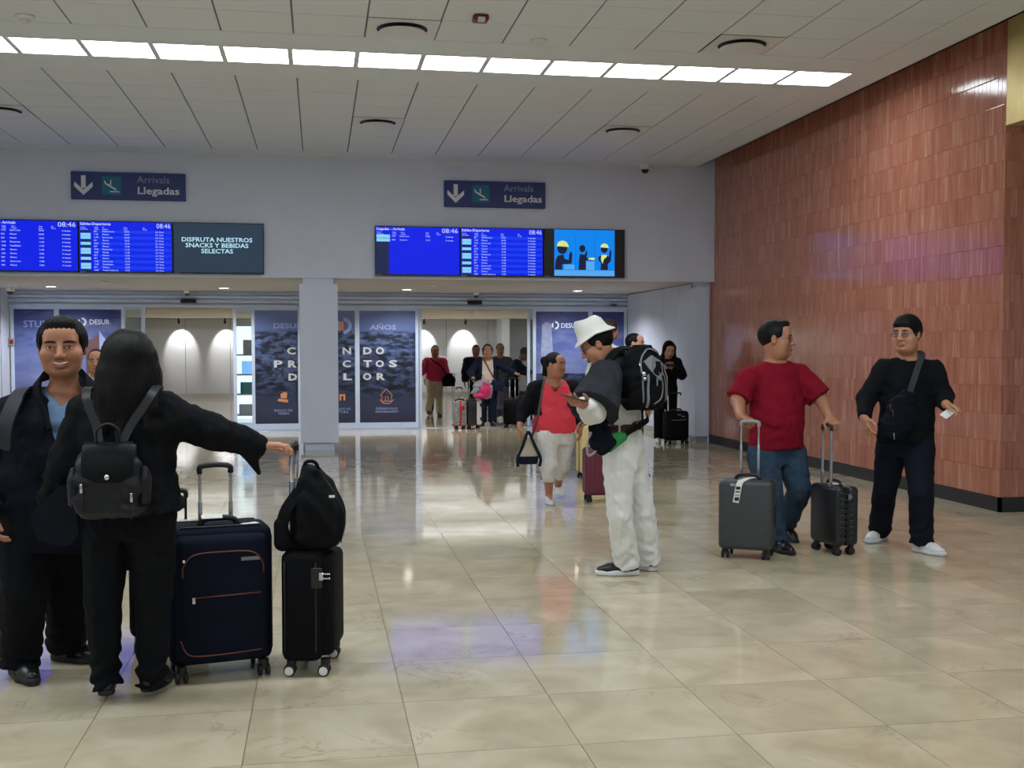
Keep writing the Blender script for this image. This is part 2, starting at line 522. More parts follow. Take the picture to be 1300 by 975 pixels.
# ------------------------------------------------------------------ walls of the hall
b = nb(); box(b, -9, 5.868, YB, YB+.12, 2.44, 4.75); box(b, -9, 5.868, YB-.004, YB, 2.44, 2.465)
bulk = tag(obj('wall_front', b, M['white_wall']), 'white bulkhead wall above the sliding doors, carrying signs and screens', 'wall', kind='structure')
b = nb(); box(b, -9, 5.64, YB+.12, YD+.1, 2.44, 2.56)
tag(obj('ceiling_soffit', b, M['soffit']), 'low grey soffit with downlights over the doors', 'ceiling', kind='structure')
b = nb(); box(b, XW+.02, XW+.3, 8.97, 16.41, 0, 4.75)
wr = tag(obj('wall_right', b, M['terra_grout']), 'tall wall of glazed terracotta tiles', 'wall', kind='structure')
b = nb(); box(b, XW+.02, 9, 8.97, 9.2, 0, 4.75)
wr2 = tag(obj('wall_return', b, M['terra_grout']), 'end face of the terracotta wall turning away at the corner', 'wall', kind='structure')
TW, TH, Z0 = .06, .2446, .13
for wall, axis, span in ((wr, 'y', 124), (wr2, 'x', 52)):
    me = None; rest = nb(); cnt = 0
    mt = M['terra_y'] if axis == 'y' else M['terra_x']
    for c in range(span):
        for r in range(18):
            z = Z0+TH*r
            a0 = (8.95 if axis == 'y' else XW)+TW*c
            hgt = TH-.002; wdt = TW-.0012
            dd = ((c*7919+r*104729) % 17-8)*.00012      # pieces sit slightly proud or shy
            vis = (c < 17 and r < 17) if axis == 'y' else (c < 5 and r < 14)
            if axis == 'y': bx = (XW+dd, XW+.02, a0, a0+wdt, z, z+hgt)
            else: bx = (a0, a0+wdt, 8.95+dd, 8.97, z, z+hgt)
            if vis and cnt < 295:
                if me is None:
                    q = nb(); rbox(q, -.5, .5, -.5, .5, -.5, .5, .02, 1)
                    o = obj('tile', q, mt, wall); me = o.data
                else:
                    o = bpy.data.objects.new('tile', me); link(o); o.parent = wall
                o.location = ((bx[0]+bx[1])/2, (bx[2]+bx[3])/2, (bx[4]+bx[5])/2)
                o.scale = (bx[1]-bx[0], bx[3]-bx[2], bx[5]-bx[4]); cnt += 1
            else:
                box(rest, *bx)
    tag(obj('far_tiles', rest, mt, wall), kind='stuff')
b = nb(); box(b, XW-.006, XW+.02, 8.944, 16.41, 0, .128); box(b, XW-.006, 9, 8.944, 8.97, 0, .128)
tag(obj('baseboard_right', b, M['baseboard']), 'black baseboard along the terracotta wall', 'baseboard', kind='structure')
b = nb(); box(b, XW-.004, XW+.5, -7, 8.94, 3.36, 4.75)
tag(obj('trim_1', b, M['gold']), 'gold fascia over the opening beside the terracotta corner', 'trim', kind='structure')
b = nb(); box(b, XW+.5, 9, -7, 8.95, 3.36, 3.5); box(b, XE-.03, XW+.3, -7, YB, 4.7, 4.8)
tag(obj('ceiling_slot', b, M['white_wall']), 'closure above the slot between ceiling and terracotta wall', 'ceiling', kind='structure')
b = nb(); box(b, -9.1, -9, -7, 16.2, 0, 4.75)
tag(obj('wall_left', b, M['white_wall']), 'white side wall of the hall, out of view at left', 'wall', kind='structure')
b = nb(); box(b, -9, 9, -7.1, -7, 0, 4.75)
tag(obj('wall_back', b, M['white_wall']), 'white end wall of the hall behind the viewer', 'wall', kind='structure')
b = nb(); box(b, 9, 9.1, -7, 9, 0, 4.75)
tag(obj('wall_side_opening', b, M['white_wall']), 'white wall beyond the opening under the gold fascia', 'wall', kind='structure')

# recess in front of the doors
b = nb(); box(b, 5.63, 5.845, 16.36, 16.6, .1, 2.36); box(b, 5.665, 5.845, 16.39, 16.6, 2.36, 2.44); box(b, 5.845, 5.9, 16.395, 16.62, 0, 2.44)
pl = tag(obj('column_right', b, M['bluish_wall']), 'white pillar against the terracotta wall beside the doors', 'column', kind='structure')
b = nb(); box(b, 5.665, 5.845, 16.4, 16.6, 0, .1); obj('plinth', b, M['grey_plastic'], pl)
b = nb(); box(b, 5.655, 5.9, 16.6, YD+.2, .1, 2.44)
ws = tag(obj('wall_recess_right', b, M['alu_dark']), 'pale panelled side wall of the door recess where a woman leans', 'wall', kind='structure')
for y0, y1 in ((16.6, 17.25), (17.25, 17.98), (17.98, 18.75), (18.75, 19.5), (19.5, 20.2)):
    b = nb(); box(b, 5.645, 5.655, y0+.004, y1-.004, .1, 2.425); obj('panel', b, M['bluish_wall'], ws)
b = nb(); box(b, 5.655, 5.9, 16.6, YD+.2, 0, .1); obj('plinth', b, M['grey_plastic'], ws)
b = nb(); box(b, -5.6, -5.165, 16.6, YD+.2, 0, 2.44)
wl = tag(obj('wall_recess_left', b, M['bluish_wall']), 'pale side wall of the door recess at the left edge', 'wall', kind='structure')
b = nb(); box(b, -5.165, -5.16, 19.72, 19.735, 0, 2.44); box(b, -5.165, -5.16, 19.35, 19.36, 0, 2.44); obj('joint', b, M['alu_dark'], wl)
b = nb(); box(b, -9, -5.6, 16.4, 16.6, 0, 2.44)
tag(obj('wall_front_left', b, M['bluish_wall']), 'white wall beside the doors, out of view at left', 'wall', kind='structure')
# free standing column
b = nb(); box(b, -.26, .272, 16.16, 16.66, .105, 2.35)
box(b, -.215, .213, 16.22, 16.6, 2.35, 2.44)
cl = tag(obj('column_centre', b, M['white_wall']), 'square white column between the two sliding doors', 'column', kind='structure')
b = nb(); box(b, -.195, .216, 16.2, 16.6, 0, .105); obj('plinth', b, M['bluish_wall'], cl)

# ------------------------------------------------------------------ doors and glazed screens
ZH, ZG1, ZG0 = 2.165, 2.115, .12
b = nb()
box(b, -5.16, 5.645, YD+.02, YD+.2, ZH, 2.44)
for z0, z1, p in ((2.165, 2.205, .05), (2.235, 2.29, .035), (2.31, 2.36, .05), (2.375, 2.42, .02)): box(b, -5.16, 5.645, YD+.02-p, YD+.02, z0, z1)
hd = tag(obj('trim_2', b, M['alu']), 'ribbed aluminium header running over both sliding doors', 'trim', kind='structure')
b = nb(); box(b, -5.16, 5.645, YD-.06, YD+.2, 0, .0065)
tag(obj('trim_3', b, M['alu']), 'metal threshold strip along the doors', 'trim', kind='structure')

def leaf(parent, x0, x1, y, fw0=.055, glass=True, mull=()):
    """framed leaf from x0 to x1"""
    b = nb()
    box(b, x0, x0+fw0, y, y+.05, .02, ZH); box(b, x1-fw0, x1, y, y+.05, .02, ZH)
    box(b, x0+fw0, x1-fw0, y, y+.05, .02, ZG0); box(b, x0+fw0, x1-fw0, y, y+.05, ZG1, ZH)
    for mx in mull: box(b, mx-.04, mx+.04, y, y+.05, ZG0, ZG1)
    o = obj('frame', b, M['alu'], parent)
    xs = [x0+fw0]+[v for mx in mull for v in (mx-.04, mx+.04)]+[x1-fw0]
    for a, c in zip(xs[::2], xs[1::2]):
        b = nb(); box(b, a, c, y+.02, y+.028, ZG0, ZG1); obj('pane', b, M['glass'], parent)
    return o

def structure_empty(name, label, cat):
    return thing(name, label, cat, kind='structure')
w1 = structure_empty('window_1', 'glazed screen with two blue posters behind the smiling man', 'window')
leaf(w1, -5.13, -3.28, YD, mull=(-4.39,))
w2 = structure_empty('window_2', 'glazed screen with dark city posters behind the square column', 'window')
leaf(w2, -1.155, 1.77, YD, mull=(-.32, .678))
w3 = structure_empty('window_3', 'glazed screen with blue sky posters beside the right door', 'window')
leaf(w3, 3.86, 5.63, YD, mull=(4.935,))
d1 = structure_empty('door_1', 'open sliding glass door at left with a bare lit wall beyond', 'door')
leaf(d1, -3.33, -2.96, YD+.08); leaf(d1, -1.475, -1.1, YD+.08)
d2 = structure_empty('door_2', 'open sliding glass door through which travellers arrive', 'door')
leaf(d2, 1.55, 1.835, YD+.08); leaf(d2, 3.77, 4.05, YD+.08)
for d, x in ((d1, -2.21), (d2, 2.78)):
    b = nb(); rbox(b, x-.13, x+.13, YD-.08, YD-.03, 2.235, 2.305, .01, 2); obj('motion_sensor', b, M['black_plastic'], d)
b = nb(); rbox(b, 5.3, 5.42, YD-.06, YD-.03, 2.225, 2.25, .004, 1); obj('header_plate', b, M['alu_dark'], hd)

# posters (printed film on the glass, seen as flat prints)
def poster_mat(name, dark):
    m = bpy.data.materials.new(name); m.use_nodes = True
    nt = m.node_tree; bs = nt.nodes['Principled BSDF']; bs.inputs['Roughness'].default_value = .35
    ge = nn(nt, 'ShaderNodeNewGeometry'); sp = nn(nt, 'ShaderNodeSeparateXYZ')
    nt.links.new(ge.outputs['Position'], sp.inputs[0])
    zr = nn(nt, 'ShaderNodeMapRange'); zr.inputs['From Min'].default_value = ZG0; zr.inputs['From Max'].default_value = ZG1
    nt.links.new(sp.outputs['Z'], zr.inputs[0])
    nz = nn(nt, 'ShaderNodeTexNoise', Scale=2.2 if not dark else 5.0, Detail=6.0)
    mp = nn(nt, 'ShaderNodeMapping'); mp.inputs['Scale'].default_value = (1, 1, 2.5)
    nt.links.new(ge.outputs['Position'], mp.inputs[0]); nt.links.new(mp.outputs[0], nz.inputs['Vector'])
    if dark:
        sky = ramp(nt, zr.outputs[0], [(0, srgb(36, 41, 65)), (.14, srgb(46, 54, 83)), (.3, srgb(39, 49, 75)), (.8, srgb(67, 83, 119)), (.83, srgb(91, 111, 166)), (1, srgb(109, 127, 184))])
        br = nn(nt, 'ShaderNodeTexVoronoi', Scale=9.0); br.distance = 'CHEBYCHEV'
        nt.links.new(mp.outputs[0], br.inputs['Vector'])
        land = ramp(nt, nz.outputs['Fac'], [(.42, (.25, .27, .3, 1)), (.5, (.9, .9, .95, 1)), (.56, (2.1, 2.1, 2.2, 1))])
        lv = nn(nt, 'ShaderNodeMixRGB', blend_type='MULTIPLY'); lv.inputs[0].default_value = .55
        bw = nn(nt, 'ShaderNodeRGBToBW'); nt.links.new(br.outputs['Color'], bw.inputs[0])
        nt.links.new(land.outputs[0], lv.inputs[1]); nt.links.new(bw.outputs[0], lv.inputs[2])
        mk = ramp(nt, zr.outputs[0], [(.2, (0, 0, 0, 1)), (.3, (1, 1, 1, 1)), (.8, (1, 1, 1, 1)), (.82, (0, 0, 0, 1))])
        mx = nn(nt, 'ShaderNodeMixRGB', blend_type='MULTIPLY')
        nt.links.new(mk.outputs[0], mx.inputs[0]); nt.links.new(sky.outputs[0], mx.inputs[1]); nt.links.new(lv.outputs[0], mx.inputs[2])
        nt.links.new(mx.outputs[0], bs.inputs['Base Color'])
    else:
        sky = ramp(nt, zr.outputs[0], [(0, srgb(59, 64, 95)), (.42, srgb(101, 113, 166)), (.7, srgb(74, 92, 157)), (1, srgb(46, 58, 124))])
        cl2 = ramp(nt, nz.outputs['Fac'], [(.45, (0, 0, 0, 1)), (.7, (.28, .28, .28, 1))])
        mx = nn(nt, 'ShaderNodeMixRGB', blend_type='MIX'); mx.inputs[2].default_value = srgb(159, 167, 204)
        nt.links.new(cl2.outputs[0], mx.inputs[0]); nt.links.new(sky.outputs[0], mx.inputs[1])
        nt.links.new(mx.outputs[0], bs.inputs['Base Color'])
    return m
M['poster_dark'] = poster_mat('dark_city_print', True)
M['poster_blue'] = poster_mat('blue_sky_print', False)
M['print_pale'] = mat('pale_print', srgb(221, 231, 255), .5, .03)
M['print_city'] = mat('city_print', srgb(66, 76, 100), .5, .25, 8)
M['print_dim'] = mat('dim_print', srgb(156, 171, 221), .5, .03)
M['print_orange'] = mat('orange_print', srgb(218, 145, 93), .5, .05)
M['print_tower'] = mat('stone_tower_print', srgb(135, 145, 182), .5, .18, 9)
M['print_brown'] = mat('brown_house_print', srgb(93, 67, 75), .5, .12, 6)
def poster(par, x0, x1, m, z0=ZG0, z1=ZG1):
    b = nb(); box(b, x0, x1, YD+.012, YD+.0165, z0, z1); return obj('poster', b, m, par)
YT = YD+.011
def disc_logo(bm, x, z, r, gap=True):
    """ring with a bar: a D-shaped mark"""
    n = 20
    pts = [(-PI/2+PI*k/n) for k in range(n+1)]
    for a, c in zip(pts, pts[1:]):
        q = [(x+r*math.cos(a), YT, z+r*math.sin(a)), (x+r*math.cos(c), YT, z+r*math.sin(c)), (x+.58*r*math.cos(c), YT, z+.58*r*math.sin(c)), (x+.58*r*math.cos(a), YT, z+.58*r*math.sin(a))]
        prism(bm, q, (0, -.002, 0))
    prism(bm, [(x-.85*r, YT, z-.45*r), (x-.45*r, YT, z-.62*r), (x-.45*r, YT, z+.62*r), (x-.85*r, YT, z+.45*r)], (0, -.002, 0))

p = poster(w1, -5.075, -4.43, M['poster_blue'])
text_mesh('lettering', 'STUDIO', .16, (-4.93, YT, 1.81), M['print_dim'], p, width=.6)
b = nb()
for k in range(5): tube(b, [(-4.68+.03*k*(1-2*(k % 2)), YT, 1.5+.03*k), (-4.6, YT, 1.72), (-4.52-.03*k, YT, 1.5+.03*k)], .004, 4)
obj('emblem', b, M['print_dim'], p)
p = poster(w1, -4.35, -3.335, M['poster_blue'])
b = nb(); disc_logo(b, -3.98, 1.9, .075); obj('logo', b, M['print_pale'], p)
text_mesh('lettering', 'DESUR', .12, (-3.86, YT, 1.86), M['print_pale'], p, width=.33, bold=.002)
b = nb(); prism(b, [(-3.92, YT, 1.0), (-3.92, YT, 1.56), (-3.7, YT, 1.68), (-3.7, YT, 1.0)], (0, -.002, 0)); obj('printed_house', b, M['print_brown'], p)
b = nb(); prism(b, [(-3.7, YT, 1.0), (-3.7, YT, 1.75), (-3.4, YT, 1.3), (-3.4, YT, 1.0)], (0, -.002, 0)); obj('printed_gable', b, M['print_dim'], p)
# dark city posters: one picture over three panes, its middle behind the column
pA = poster(w2, -1.1, -.36, M['poster_dark'])
pB = poster(w2, -.28, .638, M['poster_dark'])
pC = poster(w2, .718, 1.715, M['poster_dark'])
M['print_letter'] = mat('white_letter_print', srgb(196, 200, 212), .5, .02)
text_mesh('lettering', 'DESUR', .125, (-.785, YT, 1.8), M['print_dim'], pA, width=.5, bold=.003)
text_mesh('lettering', 'AÑOS', .12, (.905, YT, 1.78), M['print_dim'], pC, width=.47, bold=.003)
b = nb(); disc_logo(b, .44, 1.845, .145); obj('logo', b, M['print_dim'], pB)
b = nb(); prism(b, rect_pts(.37, .44, 1.77, 1.92, YT), (0, -.002, 0)); obj('logo_core', b, M['print_orange'], pB)
# letters are evenly tracked across the three panes
def letters(s, xs, z, size):
    for ch, x in zip(s, xs):
        if ch == ' ': continue
        par = pA if x < -.32 else (pB if x < .678 else pC)
        if -.42 < x < -.25 or .6 < x < .74: continue
        text_mesh('letter', ch, size, (x, YT-.003, z), M['print_letter'], par, align='CENTER', bold=.006, width=.15 if ch not in 'I' else None)
letters('CREANDO', [-.475, -.22, -.03, .22, .495, .855, 1.08], 1.345, .165)
letters('PROYECTOS', [-.71, -.47, -.22, 0, .22, .49, .86, 1.075, 1.31], 1.115, .165)
letters('DE VALOR', [-.455, -.21, -.1, .05, .2, .495, .85, 1.08], .885, .165)
text_mesh('lettering', 'BANCO DE\nTIERRA', .055, (-.62, YT, .335), M['print_dim'], pA, align='CENTER', width=.31)
text_mesh('lettering', 'BANCO DE\nFUTURA', .055, (.4, YT, .35), M['print_dim'], pB, align='CENTER', width=.31)
text_mesh('lettering', 'DESARROLLO\nINMOBILIARIO', .055, (1.195, YT, .35), M['print_dim'], pC, align='CENTER', width=.4)
b = nb()
prism(b, [(-.72, YT, .52), (-.55, YT, .49), (-.53, YT, .54), (-.7, YT, .56)], (0, -.002, 0)); prism(b, [(-.66, YT, .57), (-.56, YT, .56), (-.55, YT, .66), (-.6, YT, .68), (-.67, YT, .64)], (0, -.002, 0))
obj('icon', b, M['print_orange'], pA)
b = nb(); prism(b, [(.36, YT, .52), (.39, YT, .52), (.39, YT, .6), (.43, YT, .6), (.43, YT, .52), (.46, YT, .52), (.46, YT, .63), (.36, YT, .63)], (0, -.002, 0)); obj('icon', b, M['print_orange'], pB)
b = nb()
tube(b, [(1.08, YT, .6), (1.19, YT, .72), (1.3, YT, .6)], .006, 5); tube(b, [(1.11, YT, .6), (1.11, YT, .5), (1.28, YT, .5), (1.28, YT, .6)], .006, 5)
tube(b, [(1.17, YT, .5), (1.17, YT, .58), (1.22, YT, .58), (1.22, YT, .5)], .005, 5); tube(b, [(1.07, YT, .53), (1.14, YT, .46), (1.25, YT, .46), (1.32, YT, .53)], .006, 5)
obj('icon', b, M['print_orange'], pC)
# printed building fronts on the city pictures
b = nb()
for k in range(7):
    for q in range(5):
        x = -.81+.1*q; z = .95+.11*k
        if x > -.4: continue
        prism(b, rect_pts(x, x+.07, z, z+.045, YT+.0005), (0, -.0015, 0))
obj('printed_windows', b, M['print_city'], pA)
p = poster(w3, 3.915, 4.895, M['poster_blue'])
b = nb(); prism(b, [(4.0, YT, 1.0), (4.03, YT, 1.88), (4.12, YT, 1.93), (4.2, YT, 1.88), (4.26, YT, 1.0)], (0, -.002, 0)); obj('printed_tower', b, M['print_tower'], p)
b = nb(); disc_logo(b, 4.275, 1.865, .075); obj('logo', b, M['print_pale'], p)
text_mesh('lettering', 'DESUR', .12, (4.38, YT, 1.82), M['print_pale'], p, width=.34, bold=.002)
b = nb(); prism(b, rect_pts(3.915, 4.895, .12, .98, YT+.0005), (0, -.0015, 0)); obj('printed_plaza', b, M['poster_dark'], p)
p = poster(w3, 4.975, 5.575, M['poster_blue'])

# ------------------------------------------------------------------ corridor behind the doors
b = nb(); box(b, -9, 9, YC, YC+.1, 0, 3.2)
wc = tag(obj('wall_corridor', b, M['alu_dark']), 'far wall of the corridor, grey panels lit by small spots', 'wall', kind='structure')
xp = -9.0
while xp < 6.6:
    b = nb(); box(b, xp+.006, min(xp+1.285, 6.62)-.006, YC-.02, YC, .12, 2.32); obj('panel', b, M['corr_panel'], wc); xp += 1.285
b = nb(); box(b, -9, 5.4, YC-.012, YC, 0, .12); obj('plinth', b, M['soffit'], wc)
b = nb(); box(b, -9, 9, YD+.2, YC+.1, 2.62, 2.7); box(b, -9, 9, YC-1.4, YC, 2.33, 2.62); box(b, 4.5, 4.7, YD+12.6, YC-1.4, 2.4, 2.62)
tag(obj('ceiling_corridor', b, M['corr_ceiling']), 'pale beige ceiling of the corridor', 'ceiling', kind='structure')
b = nb(); box(b, 5.36, 5.6, 33.0, YC, 0, 2.6); box(b, 6.6, 6.8, YD+.2, YC, 0, 2.62)
tag(obj('wall_corridor_right', b, M['corr_panel']), 'pale side wall at the right end of the corridor', 'wall', kind='structure')
b = nb(); box(b, -9.1, -9, YD-1, YC, 0, 2.7); box(b, -9, -5.16, YD, YD+.1, 0, 2.7); box(b, 5.9, 6.8, YD+.1, YD+.2, 0, 2.7)
tag(obj('wall_corridor_left', b, M['corr_panel']), 'pale side wall of the corridor, hidden at left', 'wall', kind='structure')
b = nb(); box(b, -9, 6.8, YD+.2, YD+.21, 2.44, 2.62)
tag(obj('trim_4', b, M['soffit']), 'closing strip over the door header on the corridor side', 'trim', kind='structure')
for yy, lab in ((24.6, 'nearest'), (28.2, 'middle'), (31.6, 'farthest')):
    t = thing('corridor_light', 'long ceiling light in the corridor, mirrored in the floor, the %s of three' % lab, 'light', (0, yy, 2.62), group='long lights in the corridor ceiling')
    b = nb(); box(b, -5.2, 6.3, -.09, .09, -.006, -.001); obj('diffuser', b, M['panel_light_dim'], t)
    b = nb(); box(b, -5.22, 6.32, -.11, -.09, -.01, 0); box(b, -5.22, 6.32, .09, .11, -.01, 0); obj('frame', b, M['white_plastic'], t)
# small spots on the corridor wall
sp_px = [(-4.55, 'unseen'), (-3.78, 'left door, first'), (-2.25, 'left door, second'), (2.05, ''), (3.72, ''), (5.0, '')]
spots = [(-3.97, 'small black spot over the left bright arch in the left doorway'), (-2.68, 'small black spot over the right bright arch in the left doorway'),
         (1.88, 'small black spot half hidden by the right door frame'), (4.37, 'small black spot over the right bright arch in the right doorway'), (3.12, 'small black spot over the middle bright arch in the right doorway')]
for x, lab in spots:
    t = thing('wall_spot', lab, 'light', (x, YC-.62, 2.3), group='spots on the corridor wall')
    b = nb(); cyl(b, (0, 0, .03), (0, 0, -.02), .02, 10); cyl(b, (0, 0, -.02), (0, .05, -.12), .035, 12); obj('housing', b, M['black_plastic'], t, True, 40)
    ld = bpy.data.lights.new('spot_lamp', 'SPOT'); ld.energy = 60; ld.spot_size = R(64); ld.spot_blend = .4; ld.shadow_soft_size = .03; ld.color = (1, .97, .92)
    lo = bpy.data.objects.new('spot_lamp', ld); link(lo); lo.parent = t; lo.location = (0, .07, -.14)
    lo.rotation_euler = Vector((0, .95, -1)).to_track_quat('-Z', 'Y').to_euler()
t = thing('side_table', 'plain pale table against the corridor wall', 'table', (4.35, 33.3, 0))
b = nb(); rbox(b, -.45, .45, -.3, .3, .7, .74, .008, 1); obj('tabletop', b, M['corr_panel'], t)
for sx in (-.4, .4):
    for sy in (-.25, .25):
        b = nb(); cyl(b, (sx, sy, 0), (sx, sy, .7), .022, 8); obj('leg', b, M['steel'], t)
# bright shop shelving seen through the left sliding leaf
M['shop_blue'] = emis('lit_blue_backdrop', (.25, .55, 1, 1), 1.1)
M['shop_white'] = emis('lit_white_backdrop', (.8, .93, 1, 1), 1.5)
M['shop_pink'] = mat('pink_package', srgb(220, 70, 150), .5)
M['shop_teal'] = mat('teal_package', srgb(60, 170, 190), .5)
M['shop_pack_white'] = mat('white_package', srgb(230, 232, 236), .5)
t = thing('lit_display_case', 'bright blue and white lit display case seen through the narrow door glass', 'display', (-1.6, 23.4, 0))
b = nb(); box(b, -.1, .62, .3, .34, 0, 1.9); obj('back_panel', b, M['shop_white'], t)
for z in (.08, .5, .9, 1.3): 
    b = nb(); box(b, -.1, .62, -.05, .3, z, z+.03); obj('shelf', b, M['alu'], t)
b = nb(); box(b, .58, .62, -.05, .3, 0, 1.9); box(b, -.1, -.06, -.05, .3, 0, 1.9); obj('side_panel', b, M['alu'], t)
for q, (zz, mm) in enumerate(((.11, 'shop_pack_white'), (.53, 'shop_teal'), (.93, 'shop_blue'), (1.33, 'shop_pack_white'))):
    b = nb(); rbox(b, .0+.03*q, .42+.02*q, .03, .24, zz, zz+.2+.03*q, .006, 1); obj('package', b, M[mm], t)
t = thing('small_monitor', 'small blue lit monitor hanging inside beyond the left door', 'screen', (-4.55, 27.0, 2.05))
b = nb(); rbox(b, -.2, .2, 0, .05, -.16, .16, .01, 1); obj('casing', b, M['black_plastic'], t)
b = nb(); box(b, -.185, .185, -.003, 0, -.145, .145); obj('screen', b, M['shop_blue'], t)
b = nb(); cyl(b, (0, .03, .16), (0, .03, .56), .015, 8); obj('bracket', b, M['black_plastic'], t)

# ------------------------------------------------------------------ soffit downlights, cameras, small fittings
dn = ['leftmost round downlight in the soffit, above the STUDIO poster', 'round downlight in the soffit between left door and column', 'round downlight in the soffit just right of the column', 'rightmost round downlight in the soffit, below the cartoon screen']
for x, lab in zip((-4.23, -1.53, 1.48, 4.44), dn):
    t = thing('downlight', lab, 'light', (x, 19.12, 2.44), group='soffit downlights')
    b = nb(); lathe(b, [(.075, -.003), (.09, -.006), (.098, -.003), (.098, -.0005), (.075, -.0005)], n=28); obj('trim_ring', b, M['white_plastic'], t, True, 40)
    b = nb(); lathe(b, [(.001, -.003), (.074, -.0035), (.074, -.0005)], n=24); obj('lens', b, M['downlight'], t)
    ld = bpy.data.lights.new('lamp', 'SPOT'); ld.energy = 170; ld.spot_size = R(150); ld.spot_blend = .6; ld.shadow_soft_size = .06; ld.color = (1, .98, .95)
    lo = bpy.data.objects.new('lamp', ld); link(lo); lo.parent = t; lo.location = (0, 0, -.02)
for x, y, lab in ((-3.1, 17.4, 'small white sensor in the soffit near the left boards'), (1.75, 17.6, 'small white sensor in the soffit near the right boards')):
    t = thing('soffit_sensor', lab, 'detector', (x, y, 2.44)); b = nb(); lathe(b, [(.045, 0), (.045, -.015), (.025, -.03), (.005, -.031)], n=16); obj('sensor', b, M['white_plastic'], t, True, 40)
def dome(loc, lab, r=.07):
    t = thing('dome_camera', lab, 'camera', loc, group='dome cameras')
    b = nb(); lathe(b, [(r, 0), (r, -r*.75), (r*.92, -r*.95), (r*.75, -r)], n=24); obj('housing', b, M['white_plastic'], t, True, 40)
    b = nb(); lathe(b, [(r*.75, -r), (r*.7, -r*1.3), (r*.5, -r*1.6), (r*.2, -r*1.75), (.002, -r*1.78)], n=24); obj('dome', b, M['black_plastic'], t, True, 60)
dome((4.74, 16.05, ZC), 'dome security camera under the ceiling above the cartoon screen', .075)
dome((-4.92, 19.4, 2.44), 'dome security camera in the soffit at the left edge')
dome((-2.21, 19.95, 2.44), 'black dome camera over the left sliding door', .055)
dome((2.78, 19.95, 2.44), 'black dome camera over the right sliding door', .055)
t = thing('call_point', 'small red break glass call point on the frame at the left edge', 'alarm', (-5.11, YD-.001, 1.56))
b = nb(); rbox(b, -.05, .05, -.035, 0, -.06, .06, .006, 2); obj('housing', b, M['grey_plastic'], t)
b = nb(); box(b, -.03, .03, -.04, -.035, -.035, .035); obj('button', b, M['red_plastic'], t)

# ------------------------------------------------------------------ signs
def sign(x0, x1, z0, z1, lab):
    t = thing('direction_sign', lab, 'sign', (x0, YB, z0), group='arrivals signs')
    w, h = x1-x0, z1-z0
    b = nb(); rbox(b, 0, w, -.06, 0, 0, h, .006, 1); obj('panel', b, M['sign_blue'], t)
    y = -.061
    k = h/.374
    b = nb()
    cx = .165*k
    prism(b, [(cx-.03*k, y, .32*k), (cx+.03*k, y, .32*k), (cx+.03*k, y, .15*k), (cx-.03*k, y, .15*k)], (0, -.002, 0))
    prism(b, [(cx, y, .055*k), (cx+.12*k, y, .17*k), (cx+.12*k, y, .235*k), (cx, y, .128*k), (cx-.12*k, y, .235*k), (cx-.12*k, y, .17*k)], (0, -.0025, 0))
    obj('arrow', b, M['sign_white'], t)
    b = nb(); box(b, .405*k, .655*k, y-.002, y, .065*k, .315*k); sq_ = obj('pictogram', b, M['sign_teal'], t)
    b = nb(); yy = y-.003
    P = lambda l: [(.405*k+.25*k*u, yy, .065*k+.25*k*v) for u, v in l]
    prism(b, P([(.12, .78), (.17, .74), (.22, .64), (.78, .3), (.72, .24), (.2, .55), (.12, .66)]), (0, -.002, 0))
    prism(b, P([(.44, .82), (.5, .78), (.48, .5), (.42, .54)]), (0, -.002, 0))
    prism(b, P([(.42, .14), (.9, .14), (.9, .2), (.42, .2)]), (0, -.002, 0))
    obj('aeroplane', b, M['sign_white'], sq_)
    text_mesh('lettering', 'Arrivals', .135*k, (.865*k, y-.001, .235*k), M['sign_grey'], t, width=.43*k)
    text_mesh('lettering', 'Llegadas', .135*k, (.865*k, y-.001, .085*k), M['sign_white'], t, width=.55*k, bold=.0025)
sign(-3.293, -1.791, 3.474, 3.847, 'navy arrivals sign on the white wall, the left one of two')
sign(1.791, 3.268, 3.474, 3.848, 'navy arrivals sign on the white wall, the right one of two')

# ------------------------------------------------------------------ display boards
M['scr_blue'] = emis('board_blue', (.0, .012, .85, 1), .95)
M['scr_blue2'] = emis('board_row_blue', (.0, .045, .95, 1), .95)
M['scr_dark'] = emis('board_dark_blue', (.02, .03, .12, 1), .6)
M['scr_text'] = emis('board_text', (.62, .72, 1, 1), .9)
M['scr_logo'] = emis('board_logo_tile', (.25, .7, 1, 1), .95)
M['scr_navy'] = emis('menu_navy', (.028, .055, .095, 1), .75)
M['scr_cyan'] = emis('menu_text', (.5, .82, 1, 1), .95)
M['scr_sky'] = emis('cartoon_blue', (.0, .26, .95, 1), .9)
M['scr_sky2'] = emis('cartoon_light_blue', (.1, .45, 1, 1), .9)
M['scr_ink'] = emis('cartoon_ink', (.012, .012, .05, 1), .8)
M['scr_yellow'] = emis('cartoon_yellow', (.75, .9, .25, 1), .9)
M['scr_line'] = emis('cartoon_line', (.0, .12, .5, 1), .9)
M['bezel'] = mat('black_bezel', srgb(14, 15, 20), .35, .1)
def screen(x0, x1, lab, face):
    t = thing('display_screen', lab, 'screen', (x0, YB, 2.48))
    w, h = x1-x0, .703
    b = nb(); rbox(b, .003, w-.003, -.075, -.012, 0, h, .004, 1); box(b, .3, w-.3, -.012, -.001, .2, h-.2); obj('casing', b, M['bezel'], t)
    b = nb(); box(b, .014, w-.014, -.077, -.075, .02, h-.014); f = obj('screen_face', b, face, t)
    b = nb(); box(b, .02, .09, -.078, -.076, .003, .013); obj('badge', b, M['grey_plastic'], t)
    return t, f, w, h
